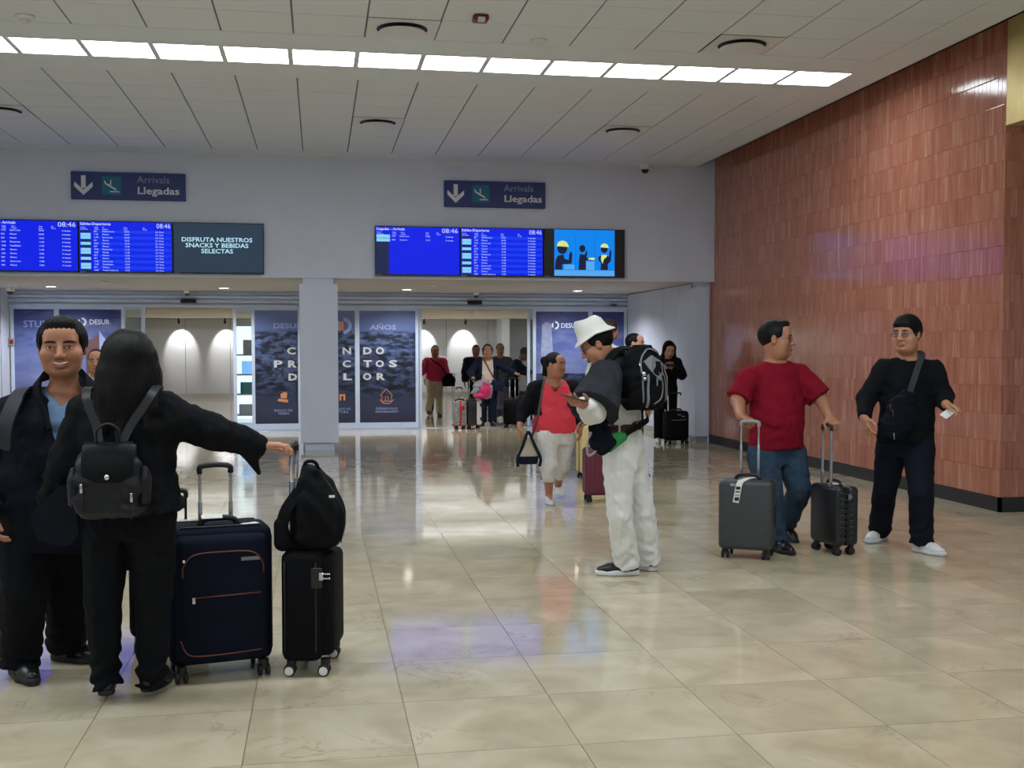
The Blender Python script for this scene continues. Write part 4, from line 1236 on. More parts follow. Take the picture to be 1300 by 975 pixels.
def person(label, J, f, H=1.62, hf=None, pitch=0, roll=0, hs=1.0, skin='skin_brown', build=1.0, belly=0.0, female=False, hair='short', hair_m='hair_black',
           top=None, legs=None, shoes=None, group=None, near=1, smile=0, fat=1.05, curlR=(25, 30, 20), curlL=(25, 30, 20), glasses=False, extra=None, arms=True, hand_s=1.0, wide=1.0, name='person'):
    """one figure: continuous body, clothes and hair as children. near 0 far .. 2 close"""
    f = unit(V(f[0], f[1], 0)); r = np.cross(f, V(0, 0, 1)); u = V(0, 0, 1)
    k = H/1.62
    h = (.013, .009, .0065)[near]; hh = (.009, .0045, .003)[near]
    A = head_frame(hf if hf is not None else f, pitch, roll)
    C = J['head']
    BP, L = head_prims(C, A, hs, fat, smile, J['neck']-u*.02, (.056 if fat > 1.08 else .05)*(1+.25*(build-1)), wide=wide)
    org = np.array([J['pelvis'][0], J['pelvis'][1], 0.])
    pel, nk = J['pelvis'], J['neck']
    ax = unit(nk-pel); TL = np.linalg.norm(nk-pel)
    sh_r = unit(J['shR']-J['shL'])
    w = .145*k*build
    hw = (.155 if female else .148)*k*build
    st = [(-.075*k, hw*.85, .09*k*build, 0), (0, hw, .108*k*build, 0), (TL*.3, w*.98+belly*.35, .095*k*build+belly*.5, belly*.5), (TL*.55, w*1.02+belly*.1, .1*k*build+belly*.2, belly*.2), (TL*.76, w*1.04, .097*k*build, 0), (TL*.9, w*.74, .08*k*build, 0), (TL*.97, .07*k, .06*k, 0)]
    torso = Loft(pel, ax, sh_r, [(a, b*.94, c*.94, -e if np.cross(ax, sh_r)@f < 0 else e) for a, b, c, e in st], .05)
    sgn = 1 if np.cross(ax, sh_r)@f > 0 else -1
    BP.append(torso)
    ua, fa_, wr = .05*k*build, .042*k*build, .029*k*build**.5
    hands = []
    for sd in ('R', 'L'):
        S, E2, W = J['sh'+sd], J['el'+sd], J['wr'+sd]
        BP += [Cone(nk-u*.02, S-u*.03, .046*k, .042*k*build, .05), Cone(S-u*.03, E2, ua*1.0, fa_, .03), Cone(E2, W, fa_, wr, .02)]
        hp = hand_prims(W, J['hd'+sd], J['hn'+sd], sd == 'L', curlL if sd == 'L' else curlR, hand_s*k**.5*.98)
        BP += hp; hands.append(hp)
        BP += [Cone(J['hip'+sd]+u*.02, J['kn'+sd], .082*k*build, .054*k*build**.7, .04), Cone(J['kn'+sd], J['an'+sd], .054*k*build**.7, .036*k, .02)]
        t = unit(J['toe'+sd])
        BP.append(Cone(J['an'+sd]-u*.01, J['an'+sd]+t*.13*k-u*.035*k, .034*k, .026*k, .02))
    fine = [(C-.15*hs, C+.14*hs, hh)]
    if near:
        for hp in hands:
            fine.append((np.min([p.lo for p in hp], 0), np.max([p.hi for p in hp], 0), .0042 if near == 1 else .0034))
    vt, fc = surface(BP, h, fine)
    me = mesh_from('person', vt, fc, org)
    me.materials.append(M[skin])
    # lips and beard shadow as a tint of the skin itself
    q = ((vt-C)@A.T)/hs
    mz = -.066
    lip = 0*np.clip(1.3-np.maximum(np.abs(q[:, 0])/.026, np.abs(q[:, 2]-mz-.008*smile*np.abs(q[:, 0])/.03)/.0125)**2*1.0, 0, 1)*(q[:, 1] > .07)*.8
    brd = np.zeros(len(vt)) if female else np.clip(1-np.maximum(np.abs(q[:, 0])/.05, np.abs(q[:, 2]+.085)/.04)**2, 0, 1)*(q[:, 1] > .02)*.28
    at = me.color_attributes.new('tint', 'FLOAT_COLOR', 'POINT')
    at.data.foreach_set('color', np.stack([lip, brd, lip*0, lip*0+1], 1).astype(F32).ravel())
    body = bpy.data.objects.new(name, me); link(body); body.location = org
    tag(body, label, 'person', group)
    # ---- face details set on the skin
    skin_lip = M['lip_'+('dark' if skin == 'skin_brown' else 'rose')]
    def onface(x, z, y0=.14):
        ys = np.linspace(y0, .03, 90)
        d = evalp(BP[:40], np.stack([L(x, y, z) for y in ys]))
        i = np.argmax(d < 0)
        return ys[i] if d[i] < 0 else .08
    def hobj(nm, bm, m, smooth=True):
        for v in bm.verts:
            p = L(v.co.x, v.co.y, v.co.z)-org; v.co = p
        return obj(nm, bm, m, body, smooth)
    if True:
        for sx in (-1, 1):
            y = onface(sx*.032, 0); ez = .8 if glasses else 1
            b = nb(); bmesh.ops.create_icosphere(b, subdivisions=2, radius=1)
            for v in b.verts: v.co = Vector((sx*.032+v.co.x*.0138*ez, y-.0035+v.co.y*.0055, v.co.z*.0062*ez*(.6 if smile else 1)))
            e = hobj('eye', b, M['eye_white'])
            b = nb(); bmesh.ops.create_icosphere(b, subdivisions=2, radius=1)
            for v in b.verts: v.co = Vector((sx*.032+v.co.x*.0062, y-.0003+v.co.y*.003, v.co.z*.006*ez*(.62 if smile else 1)))
            o = hobj('iris', b, M['eye_dark']); o.parent = e
            b = nb(); pts = []
            for q2 in np.linspace(.012, .052, 6):
                zz = .0215+.004*math.sin((q2-.012)/.04*PI)-.002*(q2 > .045)
                pts.append((sx*q2, onface(sx*q2, zz)+.0005, zz))
            tube(b, pts, [.003, .0046, .005, .0046, .0036, .0018], 6); hobj('eyebrow', b, M[hair_m])
            if not near: continue
            b = nb(); pts = [(sx*q2, onface(sx*q2, zz)+.0006, zz) for q2, zz in ((.019, .003), (.026, .0065), (.034, .0072), (.042, .005), (.047, .001))]
            tube(b, pts, .0019, 5); hobj('eyelash', b, M['hair_black'])
        if True:
            sm = smile; w = .0245+.006*sm
            def mouth(z0, amp, rr, nm, m, dy, par=None, ww=1.0):
                b = nb(); pts = []; rad = []
                for q2 in np.linspace(-1, 1, 11):
                    zz = z0+amp*q2*q2
                    pts.append((q2*w*ww, onface(q2*w*ww, zz)+dy, zz)); rad.append(rr*(1-.8*q2**4)+.0004)
                tube(b, pts, rad, 8); return hobj(nm, b, m if not isinstance(m, str) else M[m])
            up_amp, lo_amp = .0015+.0075*sm, .004+.011*sm
            mouth(mz+.0065+.002*sm, up_amp-.003, .0036, 'upper_lip', skin_lip, -.0022)
            mouth(mz-.007-.004*sm, lo_amp, .0044, 'lower_lip', skin_lip, -.0024, ww=.92)
            if sm:
                mouth(mz-.001, up_amp, .0038, 'mouth', M['eye_dark'], -.0032)
                mouth(mz+.0006, up_amp, .0034, 'teeth', M['teeth'], -.0002, ww=.85)
            else:
                mouth(mz-.0005, .0012, .0013, 'mouth', M['eye_dark'], .0006)
    if glasses:
        b = nb()
        y0 = .098
        for sx in (-1, 1):
            ring = [(sx*.034+.023*math.cos(a)*(1 if abs(math.cos(a)) < .9 else .98), y0-.006*abs(math.cos(a)*.5+.5*1)*0-.004, -.002+.0165*math.sin(a)) for a in np.linspace(0, 2*PI, 17)[:-1]]
            tube(b, ring, .0013, 5, closed=True)
            tube(b, [(sx*.057, y0-.006, .004), (sx*.076*fat, .07, .004), (sx*.08*fat, .01, .002)], .0013, 5)
        tube(b, [(-.011, y0-.003, .002), (0, y0+.002, .005), (.011, y0-.003, .002)], .0013, 5)
        g = hobj('spectacles', b, M['frame_dark'])
        b = nb()
        for sx in (-1, 1):
            prism(b, [(sx*.034+.0225*math.cos(a), y0-.0045, -.002+.016*math.sin(a)) for a in np.linspace(0, 2*PI, 17)[:-1]], (0, .0008, 0))
        o = hobj('lenses', b, M['lens'], False); o.parent = g
    # ---- hair
    cr = L(0, -.018, .03)
    def strands(amp=.0011, fr=260):
        def fn(P):
            q = ((P-C.astype(F32))@A.T.astype(F32))
            an = np.arctan2(q[:, 0], q[:, 1]+.02)
            return (amp*np.sin(an*fr/8+8*q[:, 2]*20*.1)+amp*.8*np.sin(an*fr/3.1+3*np.sin(q[:, 2]*60))).astype(F32)
        return fn
    if hair in ('short', 'thick', 'crop', 'fringe'):
        t = dict(short=.012, thick=.018, crop=.006, fringe=.02)[hair]
        hl = dict(short=.072, thick=.062, crop=.068, fringe=.042)[hair]
        HP = [Ell(cr, np.array((.074*wide+t*.8, .094+t, .086+t))*hs, A, .01, fn=(lambda fn: lambda d, q: fn(d*1.0, q/hs))(cut_hair(hl, -.055)))]
        if hair != 'crop':
            if hair == 'fringe': HP.append(Ell(L(0, .048, .068), np.array((.066*wide, .05, .031))*hs, A, .02))
            HP.append(Ell(L(0, .045, .098), np.array((.05*wide, .036, .02+t*.4))*hs, A, .02))
        soft('hair', HP, M[hair_m], hh*1.2, body, org, disp=strands())
    elif hair == 'bob':
        HP = [Ell(cr, np.array((.09, .108, .102))*hs, A, .01, fn=lambda d, q: cut_hair(.07, -.05, .03)(d, q/hs))]
        for sx in (-1, 1): HP.append(Cone(L(sx*.07, .0, .03), L(sx*.072, .0, -.06), .028*hs, .022*hs, .03))
        HP.append(Cone(L(0, -.08, .03), L(0, -.075, -.06), .05*hs, .04*hs, .04))
        soft('hair', HP, M[hair_m], hh*1.2, body, org, disp=strands())
    elif hair == 'bun':
        HP = [Ell(cr, np.array((.083, .103, .096))*hs, A, .01, fn=lambda d, q: cut_hair(.055, -.06, .04)(d, q/hs)), Ell(L(0, -.13, .035), np.array((.042, .04, .045))*hs, A, .02), Cone(L(0, -.1, -.02), L(.02, -.11, -.1), .04*hs, .028*hs, .04)]
        soft('hair', HP, M[hair_m], hh*1.2, body, org, disp=strands())
    elif hair == 'long':
        HP = [Ell(cr, np.array((.09, .11, .1))*hs, A, .01, fn=lambda d, q: cut_hair(.07, -.12, .036)(d, q/hs))]
        for sx in (-1, 1):
            HP.append(Cone(L(sx*.078, -.005, .03), L(sx*.09, .03, -.13), .026*hs, .03*hs, .04)); HP.append(Cone(L(sx*.09, .03, -.13), L(sx*.085, .055, -.24), .03*hs, .014*hs, .03))
        HP.append(Cone(L(0, -.08, .0), L(0, -.1, -.2), .075*hs, .06*hs, .04))
        soft('hair', HP, M[hair_m], hh*1.3, body, org, disp=strands())
    elif hair == 'curly':
        HP = [Ell(cr, np.array((.1, .115, .11))*hs, A, .01, fn=lambda d, q: cut_hair(.07, -.07, .03)(d, q/hs))]
        soft('hair', HP, M[hair_m], hh*1.3, body, org, disp=lambda P: fold(P, .008, .03, 5))
    elif callable(hair):
        hair(body, L, A, C, org, hh, strands)
    # ---- clothes
    def shell(grow, z_lo, z_hi):
        """torso stations grown by the thickness of a garment, between two heights along the axis"""
        ss = []
        ts = sorted(set([z_lo]+[a for a, _, _, _ in st if z_lo < a < z_hi]+[z_hi]))
        arr = np.array(st)
        for a in ts:
            ww = [np.interp(a, arr[:, 0], arr[:, j]) for j in (1, 2, 3)]
            ss.append((a, ww[0]+grow, ww[1]+grow, ww[2]*sgn))
        return ss
    def garment(nm, spec):
        g = spec.get('g', .018); hem = spec.get('hem', -.12)*k
        ss = shell(g, hem, TL*.985)
        if 'flare' in spec:
            ss[0] = (ss[0][0], ss[0][1]+spec['flare'], ss[0][2]+spec['flare'], ss[0][3])
            if len(ss) > 2: ss[1] = (ss[1][0], ss[1][1]+spec['flare']*.6, ss[1][2]+spec['flare']*.6, ss[1][3])
        GP = [Loft(pel, ax, sh_r, ss, .04)]
        sl = spec.get('sleeve', 1.0); sg = spec.get('sg', g)
        for sd in ('R', 'L'):
            S, E2, W = J['sh'+sd], J['el'+sd], J['wr'+sd]
            S = S-u*.03
            GP.append(Cone(nk-u*.024, S, .046*k+g*.7, ua*.88+sg*.7, .05))
            if sl <= .5:
                GP.append(Cone(S, S+(E2-S)*sl*2, ua*1.02+sg*.9, fa_+sg*1.9, .03, fb=True))
            else:
                GP.append(Cone(S, E2, ua*1.02+sg*.9, fa_+sg, .04))
                e = E2+(W-E2)*(sl-.5)*2
                GP.append(Cone(E2, e, fa_+sg, spec.get('cuff', wr+sg*.8), .03, fb=True))
        nr = spec.get('neck', .062)*(1.08 if fat > 1.08 else 1)
        nb0 = nk-u*.03+f*.012
        hb = L(0, -.01, -.08)
        GP.append(Cone(nb0, nb0+(hb-nb0)*1.6, nr, nr*1.15, .012, op='s'))
        if spec.get('collar'):
            cz = spec['collar']
            GP.insert(len(GP)-1, Cone(nk-u*.05, nk+u*cz, nr+.02, nr+.012, .03, fb=True))
        if spec.get('open'):
            GP.append(Loft(pel+ax*(hem-.1), ax, sh_r, [(0, spec['open'], .3, .3*sgn), (TL*.75, spec['open']*.9, .3, .3*sgn), (TL+.4, spec['open']*.8, .3, .3*sgn)], .012, 's', 5))
        if spec.get('v'):
            d = spec['v']; vr = spec.get('vr', .05)
            a = nk+f*(.1*k+g)-u*.0; bb_ = nk-u*d+f*(.12*k+g+belly*.4)
            GP.append(Cone(a, bb_, vr, .004, .01, op='s'))
        am, wl = spec.get('fold', (.006, .13))
        sd_ = abs(hash(label)) % 1000 if False else sum(map(ord, label)) % 1000
        nkf = nb0.astype(F32)
        def dsp(P):
            fade = np.clip((np.sqrt(((P-nkf)**2).sum(1))-.09)/.1, 0, 1)
            return ((fold(P, am*.7, wl, 4, .8)+fold(P, am*spec.get('crisp', .28), .055, 11, 1.2))*fade).astype(F32)
        return soft(nm, GP, M[spec['m']], h*spec.get('res', 1), body, org, disp=dsp)
    for nm, spec in (top or []): garment(nm, spec)
    if legs:
        g = legs.get('g', .016); wst = legs.get('waist', .05)*k
        ss = [(-.125*k, hw*.8+g*.7, .085*k*build+g*.7, 0)]+shell(g*.7, -.06*k, wst); ss[-1] = (ss[-1][0], ss[-1][1]-g*.45, ss[-1][2]-g*.45, ss[-1][3])
        GP = [Loft(pel, ax, sh_r, ss, .03)]
        cut = legs.get('cut', 0)
        for sd in ('R', 'L'):
            hp, kn, an = J['hip'+sd], J['kn'+sd], J['an'+sd]
            GP.append(Cone(hp+u*.0, kn, .088*k*build+g*.7, (.056*k*build**.7+g), .03))
            lr = legs.get('leg', .052)*k
            if cut: GP.append(Cone(kn, kn+(an-kn)*cut, .056*k*build**.7+g, lr, .03, fb=True))
            else: GP.append(Cone(kn, an-u*.012, .056*k*build**.7+g, lr, .012, fb=True))
        if legs.get('skirt'):
            GP.append(Loft(pel, V(0, 0, 1), sh_r, [(-legs['skirt'], .2*k, .17*k, 0), (-.1, .19*k*build, .14*k*build, 0), (wst, .15*k*build, .11*k*build, 0)], .03))
        zk = min(J['anR'][2], J['anL'][2])
        def dsp(P):
            a_ = legs.get('fold', .005)
            o = fold(P, a_*.55, .13, 3, .35)+fold(P, a_*.4, .07, 9, .9)
            low = np.clip(1-(P[:, 2]-.06)/.2, 0, 1)
            return (o+low*legs.get('stack', .006)*np.sin(P[:, 2]*95+3*np.sin(P[:, 0]*25)+2*np.sin(P[:, 1]*25))).astype(F32)
        soft('trousers' if not legs.get('skirt') else 'skirt', GP, M[legs['m']], h, body, org, disp=dsp)
    if shoes:
        for sd in ('R', 'L'):
            an = J['an'+sd]; t = J['toe'+sd]; tl = unit(t)
            fl2 = V(tl[0], tl[1], 0); fl2 = unit(fl2); side = np.cross(fl2, u)
            kk = k*shoes.get('s', 1)
            pit = math.asin(max(-1, min(1, -tl[2])))
            # foot frame: heel under the ankle
            upv = unit(np.cross(side, tl))
            base = an-upv*(.052*kk)-tl*.0
            if abs(pit) < .25: base[2] = max(base[2], .0)+.0; base[2] = .0 if base[2] < .03 else base[2]
            hz = .026*kk
            pt = lambda a, b, c: base+tl*a*kk+side*b*kk+upv*c*kk
            SP = [Cone(pt(-.03, 0, .045), pt(.02, 0, .05), .036*kk, .04*kk, .03), Cone(pt(.02, 0, .05), pt(.11, 0, .034), .04*kk, .036*kk, .03), Cone(pt(.11, .0, .034), pt(.16, 0, .03), .038*kk, .026*kk, .02),
                  Cone(pt(-.015, 0, .05), pt(-.01, 0, .1), .036*kk, .036*kk, .02, fb=True), Plane(pt(0, 0, .012), -upv)]
            up_ = soft('shoe', SP, M[shoes['m']], h*.8, body, org)
            sole = [Cone(pt(-.03, 0, .018), pt(.09, 0, .018), .04*kk, .044*kk, .02), Cone(pt(.09, 0, .018), pt(.165, 0, .02), .044*kk, .03*kk, .02), Plane(pt(0, 0, shoes.get('sole', .03)), upv), Plane(pt(0, 0, .001), -upv)]
            o = soft('sole', sole, M[shoes['sm']], h*.8, body, org); o.parent = up_
            if shoes.get('panel'):
                pp = [Cone(pt(-.01, 0, .05), pt(.06, 0, .045), .041*kk, .0415*kk, .02), Plane(pt(.06, 0, 0), tl), Plane(pt(.0, 0, 0), -tl), Plane(pt(0, 0, .06), upv), Plane(pt(0, 0, .032), -upv)]
                o = soft('side_panel', pp, M[shoes['panel']], h*.8, body, org); o.parent = up_
    if extra: extra(body, J, L, A, org, dict(pel=pel, ax=ax, sh_r=sh_r, st=st, f=f, r=r, u=u, k=k, h=h, shell=shell, TL=TL, sgn=sgn))
    return body
# ------------------------------------------------------------------ the people
JJ = {}
def A3(d): return {k: np.array(v, float) for k, v in d.items()}
JJ['man_left'] = dict(head=(-1.082, 5.08, 1.445), neck=(-1.088, 5.14, 1.25), shR=(-1.304, 5.12, 1.174), shL=(-0.927, 5.22, 1.176), elR=(-1.449, 5.1, 0.918), wrR=(-1.349, 4.95, 0.761), elL=(-0.891, 5.3, 0.932), wrL=(-0.767, 5.22, 0.832), pelvis=(-1.156, 5.14, 0.712), hipR=(-1.228, 5.14, 0.669), hipL=(-1.098, 5.2, 0.656), knR=(-1.262, 5.1, 0.379), knL=(-1.123, 5.3, 0.355), anR=(-1.305, 5.2, 0.075), anL=(-1.159, 5.42, 0.075))
JJ['woman_back'] = dict(head=(-0.763, 4.76, 1.38), neck=(-0.768, 4.74, 1.234), shR=(-0.61, 4.72, 1.211), shL=(-0.928, 4.78, 1.205), elR=(-0.444, 4.75, 1.105), wrR=(-0.252, 4.82, 1.031), elL=(-1.019, 4.82, 0.966), wrL=(-1.114, 4.93, 0.791), pelvis=(-0.766, 4.76, 0.806), hipR=(-0.683, 4.74, 0.758), hipL=(-0.85, 4.78, 0.757), knR=(-0.672, 4.76, 0.431), knL=(-0.875, 4.76, 0.437), anR=(-0.69, 4.79, 0.075), anL=(-0.868, 4.77, 0.075))
JJ['hat_man'] = dict(head=(1.699, 6.8, 1.465), neck=(1.826, 6.86, 1.376), shL=(1.719, 6.66, 1.291), shR=(2.016, 7.04, 1.287), elL=(1.601, 6.5, 1.062), wrL=(1.525, 6.4, 1.112), elR=(1.844, 7.0, 0.99), wrR=(1.655, 6.72, 1.0), pelvis=(1.9, 6.86, 0.804), hipL=(1.848, 6.8, 0.736), hipR=(1.952, 6.92, 0.73), knL=(1.848, 6.78, 0.407), knR=(2.037, 6.92, 0.392), anL=(1.925, 6.87, 0.07), anR=(2.094, 7.0, 0.07))
JJ['lady'] = dict(head=(2.149, 10.15, 1.289), neck=(2.144, 10.2, 1.131), shR=(1.974, 10.2, 1.1), shL=(2.335, 10.25, 1.104), elR=(1.855, 10.2, 0.868), wrR=(1.808, 10.1, 0.73), elL=(2.408, 10.3, 0.857), wrL=(2.399, 10.2, 0.708), pelvis=(2.145, 10.2, 0.66), hipR=(2.06, 10.15, 0.614), hipL=(2.238, 10.25, 0.604), knR=(2.072, 10.1, 0.371), knL=(2.245, 10.35, 0.342), anR=(2.1, 10.2, 0.07), anL=(2.272, 10.62, 0.09))
JJ['red_man'] = dict(head=(3.285, 7.75, 1.505), neck=(3.294, 7.78, 1.329), shR=(3.07, 7.75, 1.257), shL=(3.495, 7.82, 1.277), elR=(2.982, 7.72, 1.065), wrR=(2.915, 7.5, 0.965), elL=(3.618, 7.72, 1.065), wrL=(3.556, 7.45, 0.949), pelvis=(3.299, 7.78, 0.724), hipR=(3.19, 7.75, 0.647), hipL=(3.425, 7.8, 0.639), knR=(3.196, 7.6, 0.378), knL=(3.44, 7.68, 0.41), anR=(3.2, 7.5, 0.07), anL=(3.45, 7.95, 0.105))
JJ['black_man'] = dict(head=(4.139, 7.45, 1.54), neck=(4.194, 7.5, 1.348), shR=(4.02, 7.55, 1.308), shL=(4.356, 7.45, 1.303), elR=(3.883, 7.55, 1.07), wrR=(3.795, 7.4, 0.949), elL=(4.403, 7.4, 1.095), wrL=(4.255, 7.12, 1.053), pelvis=(4.165, 7.5, 0.785), hipR=(4.089, 7.55, 0.72), hipL=(4.242, 7.45, 0.726), knR=(4.065, 7.6, 0.404), knL=(4.151, 7.25, 0.435), anR=(4.127, 7.78, 0.075), anL=(4.18, 7.28, 0.073))
def JS(name, x, y, H, f, **kw):
    J = skeleton(x, y, H, f, kw.pop('female', False))
    if name: J.update(A3(JJ[name]))
    for k_, v_ in kw.items(): J[k_] = np.array(v_, float)
    return J
def ribbon(bm, pts, w, n, th=.004):
    """flat strap: n = face normal (one or per point)"""
    pts = [np.array(p, float) for p in pts]
    ns = n if isinstance(n, list) else [n]*len(pts)
    rows = []
    for i, p in enumerate(pts):
        d = unit(pts[min(i+1, len(pts)-1)]-pts[max(i-1, 0)])
        nrm = np.array(ns[i], float); nrm = unit(nrm-d*(nrm@d)); s = np.cross(d, nrm)
        rows.append([bm.verts.new(Vector(p+s*w/2*a+nrm*th/2*b)) for a, b in ((-1, -1), (1, -1), (1, 1), (-1, 1))])
    for A_, B_ in zip(rows, rows[1:]):
        for j in range(4): bm.faces.new((A_[j], A_[(j+1) % 4], B_[(j+1) % 4], B_[j]))
    bm.faces.new(rows[0][::-1]); bm.faces.new(rows[-1])
def curve_pts(pts, n=6):
    """Catmull-Rom through the points"""
    P = [np.array(p, float) for p in pts]; P = [2*P[0]-P[1]]+P+[2*P[-1]-P[-2]]
    out = []
    for i in range(1, len(P)-2):
        for t in np.linspace(0, 1, n, endpoint=False):
            a, b2, c, d = P[i-1:i+3]
            out.append(.5*((2*b2)+(-a+c)*t+(2*a-5*b2+4*c-d)*t*t+(-a+3*b2-3*c+d)*t**3))
    out.append(P[-2]); return out
def worn(body, org, nm, bm, m, smooth=False, parent=None):
    for v in bm.verts: v.co -= Vector(org)
    return obj(nm, bm, m, parent or body, smooth, 50 if smooth else None)

# --- smiling man at the left
J = JS('man_left', -1.2, 5.2, 1.6, (.15, -1), hdR=(.25, -.25, -1), hnR=(.9, .2, 0), hdL=(1, .2, -.3), hnL=(.1, -.9, 0), toeR=(.55, -1, 0), toeL=(.95, -.45, 0))
def ex_left(body, J, L, A, org, c):
    # open jacket collar lapels
    for sg in (-1, 1):
        b = nb()
        r_, f_, u_ = c['r'], c['f'], c['u']; n0 = J['neck']
        P0 = [n0-f_*.07+r_*sg*.05+u_*.085, n0+r_*sg*.1+u_*.06+f_*.01, n0+r_*sg*.105-u_*.02+f_*.09, n0+r_*sg*.06-u_*.16+f_*.155]
        ribbon(b, curve_pts(P0, 5), .075, [f_*-1+r_*sg, r_*sg+f_*.1+u_*.2, r_*sg*.7+f_+u_*.3, f_+u_*.1]*1 if False else [r_*sg*.8+f_*.5+u_*.2]*16, .012)
        worn(body, org, 'collar', b, M['c_black'])
person('person in a dark open jacket over a light blue shirt, smiling, at the left edge', J, (.12, -1), 1.6, hf=(.1, -1), pitch=.02, roll=-.02, hs=1.03, wide=1.17, skin='skin_brown', build=1.3, belly=.03, hair='thick', fat=1.0, near=2, smile=.75,
       top=[('shirt', dict(m='c_lightblue', g=.012, hem=-.02, neck=.066, v=.1, vr=.055, sleeve=.16, sg=.004, fold=(.007, .16))), ('jacket', dict(m='c_navyblack', g=.034, sg=.026, hem=-.14, neck=.088, v=.3, vr=.075, fold=(.007, .16)))],
       legs=dict(m='c_trouser_black', g=.03, leg=.085, stack=.007), shoes=dict(m='shoe_black', sm='sole_dark', s=1.12), extra=ex_left)

# --- woman seen from behind
J = JS('woman_back', -.77, 4.78, 1.51, (-.05, 1), female=True, hdR=(1, .05, .02), hnR=(0, 0, -1), hdL=(-.5, .6, -.6), hnL=(.4, .4, 0), toeR=(.35, .9, 0), toeL=(-.2, 1, 0))
def hair_back(body, L, A, C, org, hh, strands):
    cr = L(0, -.018, .03)
    HP = [Ell(cr, (.096, .112, .106), A, .01, fn=lambda d, q: cut_hair(.09, -.2, .05)(d, q)), Cone(L(0, -.05, .02), L(0, -.06, -.1), .098, .094, .05),
          Cone(L(-.05, -.05, -.06), (-.845, 4.615, 1.1), .06, .012, .06), Cone(L(.0, -.05, -.08), (-.775, 4.605, 1.07), .075, .016, .06), Cone(L(.05, -.05, -.06), (-.68, 4.62, 1.13), .06, .01, .06),
          Cone(L(.075, -.03, -.06), (-.645, 4.655, 1.2), .045, .006, .05), Cone(L(-.075, -.03, -.06), (-.885, 4.65, 1.16), .05, .008, .05)]
    soft('hair', HP, M['hair_black'], .005, body, org, disp=lambda P: (.0012*np.sin(P[:, 0]*420+9*np.sin(P[:, 2]*9)+4*np.sin(P[:, 0]*31))+.0022*np.sin(P[:, 0]*95+5*np.sin(P[:, 2]*7+P[:, 0]*9))).astype(F32))
def ex_wback(body, J, L, A, org, c):
    # flared split cuff of the right sleeve
    W_ = J['wrR']; d = unit(W_-J['elR'])
    soft('cuff', [Cone(W_-d*.1, W_-d*.005, .045, .05, .01), Cone(W_-d*.07, W_-d*.02+V(.02, -.01, -.12), .044, .009, .03), Cone(W_-d*.12, W_+d*.05-V(0, 0, .0), .03, .035, .004, op='s')], M['c_black'], .0055, body, org)
person('person with long black hair seen from behind, black suit, hand on a suitcase handle', J, (-.05, 1), 1.51, hf=(-.3, 1), hs=1.0, skin='skin_tan', build=1.22, female=True, hair=hair_back, near=2, curlR=(12, 42, 35), hand_s=1.05,
       top=[('jacket', dict(m='c_black', g=.026, sg=.022, hem=-.02, neck=.06, cuff=.05, collar=.03, flare=.03, fold=(.007, .12)))],
       legs=dict(m='c_trouser_black', g=.013, leg=.062, waist=.02, stack=.01, fold=.006), shoes=dict(m='shoe_black', sm='sole_dark', s=.92), extra=ex_wback)

# --- child's face far between them
J = JS(None, -2.06, 11.1, 1.42, (.1, -1))
person('distant person in a dark suit, face between the smiling man and long black hair', J, (.1, -1), 1.42, hs=.97, build=.9, near=1, hair='crop', fat=1.0,
       top=[('shirt', dict(m='c_white', g=.01, hem=0, collar=.03, neck=.05)), ('jacket', dict(m='c_navyblack', g=.025, hem=-.12, neck=.06, v=.16, vr=.05))], legs=dict(m='c_trouser_black', g=.02, leg=.075), shoes=dict(m='shoe_black', sm='sole_dark'))

# --- man in white with the hat
fh = unit(V(-.75, .66, 0))
J = JS('hat_man', 1.95, 6.9, 1.62, fh, hdL=(-.55, -.5, .12), hnL=(-.1, .3, 1), hdR=(-.8, -.2, -.25), hnR=(.1, -.4, -.8), toeL=(-1, .12, 0), toeR=(-.55, .85, 0))
def hat_child(body, L, org):
    def pt(x, y, z): return Vector(L(x, y, z)-org)
    b = nb(); n = 40
    prof = [(1.0, .066, 0), (1.36, .06, 1), (1.41, .065, 1), (1.37, .071, 1), (1.06, .078, 0), (.99, .1, 0), (.92, .14, 0), (.83, .168, 0), (.72, .182, 0), (.5, .181, 0), (.22, .17, 0), (.02, .167, 0)]
    rings = []
    for rr, z, br in prof:
        ring = []
        for j in range(n):
            a = 2*PI*j/n; x, y = .083*rr*math.cos(a), .1*rr*math.sin(a)-.012
            zz = z-.006
            if br: zz += .006*abs(math.cos(a))**2-.016*math.sin(a)*(1 if math.sin(a) > 0 else -1.5)
            if z > .16: zz += .014*math.cos(2*a)*(-.5) - (.018*math.exp(-(x/.025)**2) if rr < .9 else 0)+.012*math.sin(a)
            ring.append(b.verts.new(pt(x, y, zz)))
        rings.append(ring)
    for A_, B_ in zip(rings, rings[1:]):
        for j in range(n): b.faces.new((A_[j], A_[(j+1) % n], B_[(j+1) % n], B_[j]))
    b.faces.new(rings[-1])
    return obj('hat', b, M['felt_white'], body, True, 60)
M['felt_white'] = mat('white_felt', srgb(226, 226, 220), .9, .03, 20, bump=.15, bscale=200)
def ex_hat(body, J, L, A, org, c):
    hat_child(body, L, org)
    b_ = nb()
    st = c['shell'](.024, .112*c['k'], .158*c['k'])
    soft('belt', [Loft(c['pel'], c['ax'], c['sh_r'], st, .005)], M['leather_brown'], .006, body, org)
    for a in (-1.9, -1.2, -2.75, .3, 2.4):
        q = nb(); p0 = c['pel']+c['ax']*.135*c['k']
        rr = np.array(st).mean(0); p = p0+c['sh_r']*math.cos(a)*(rr[1]+.004)+np.cross(c['ax'], c['sh_r'])*math.sin(a)*(rr[2]+.004)
        cyl(q, p-V(0, 0, .026), p+V(0, 0, .026), .006, 6); worn(body, org, 'belt_loop', q, M['c_white'])
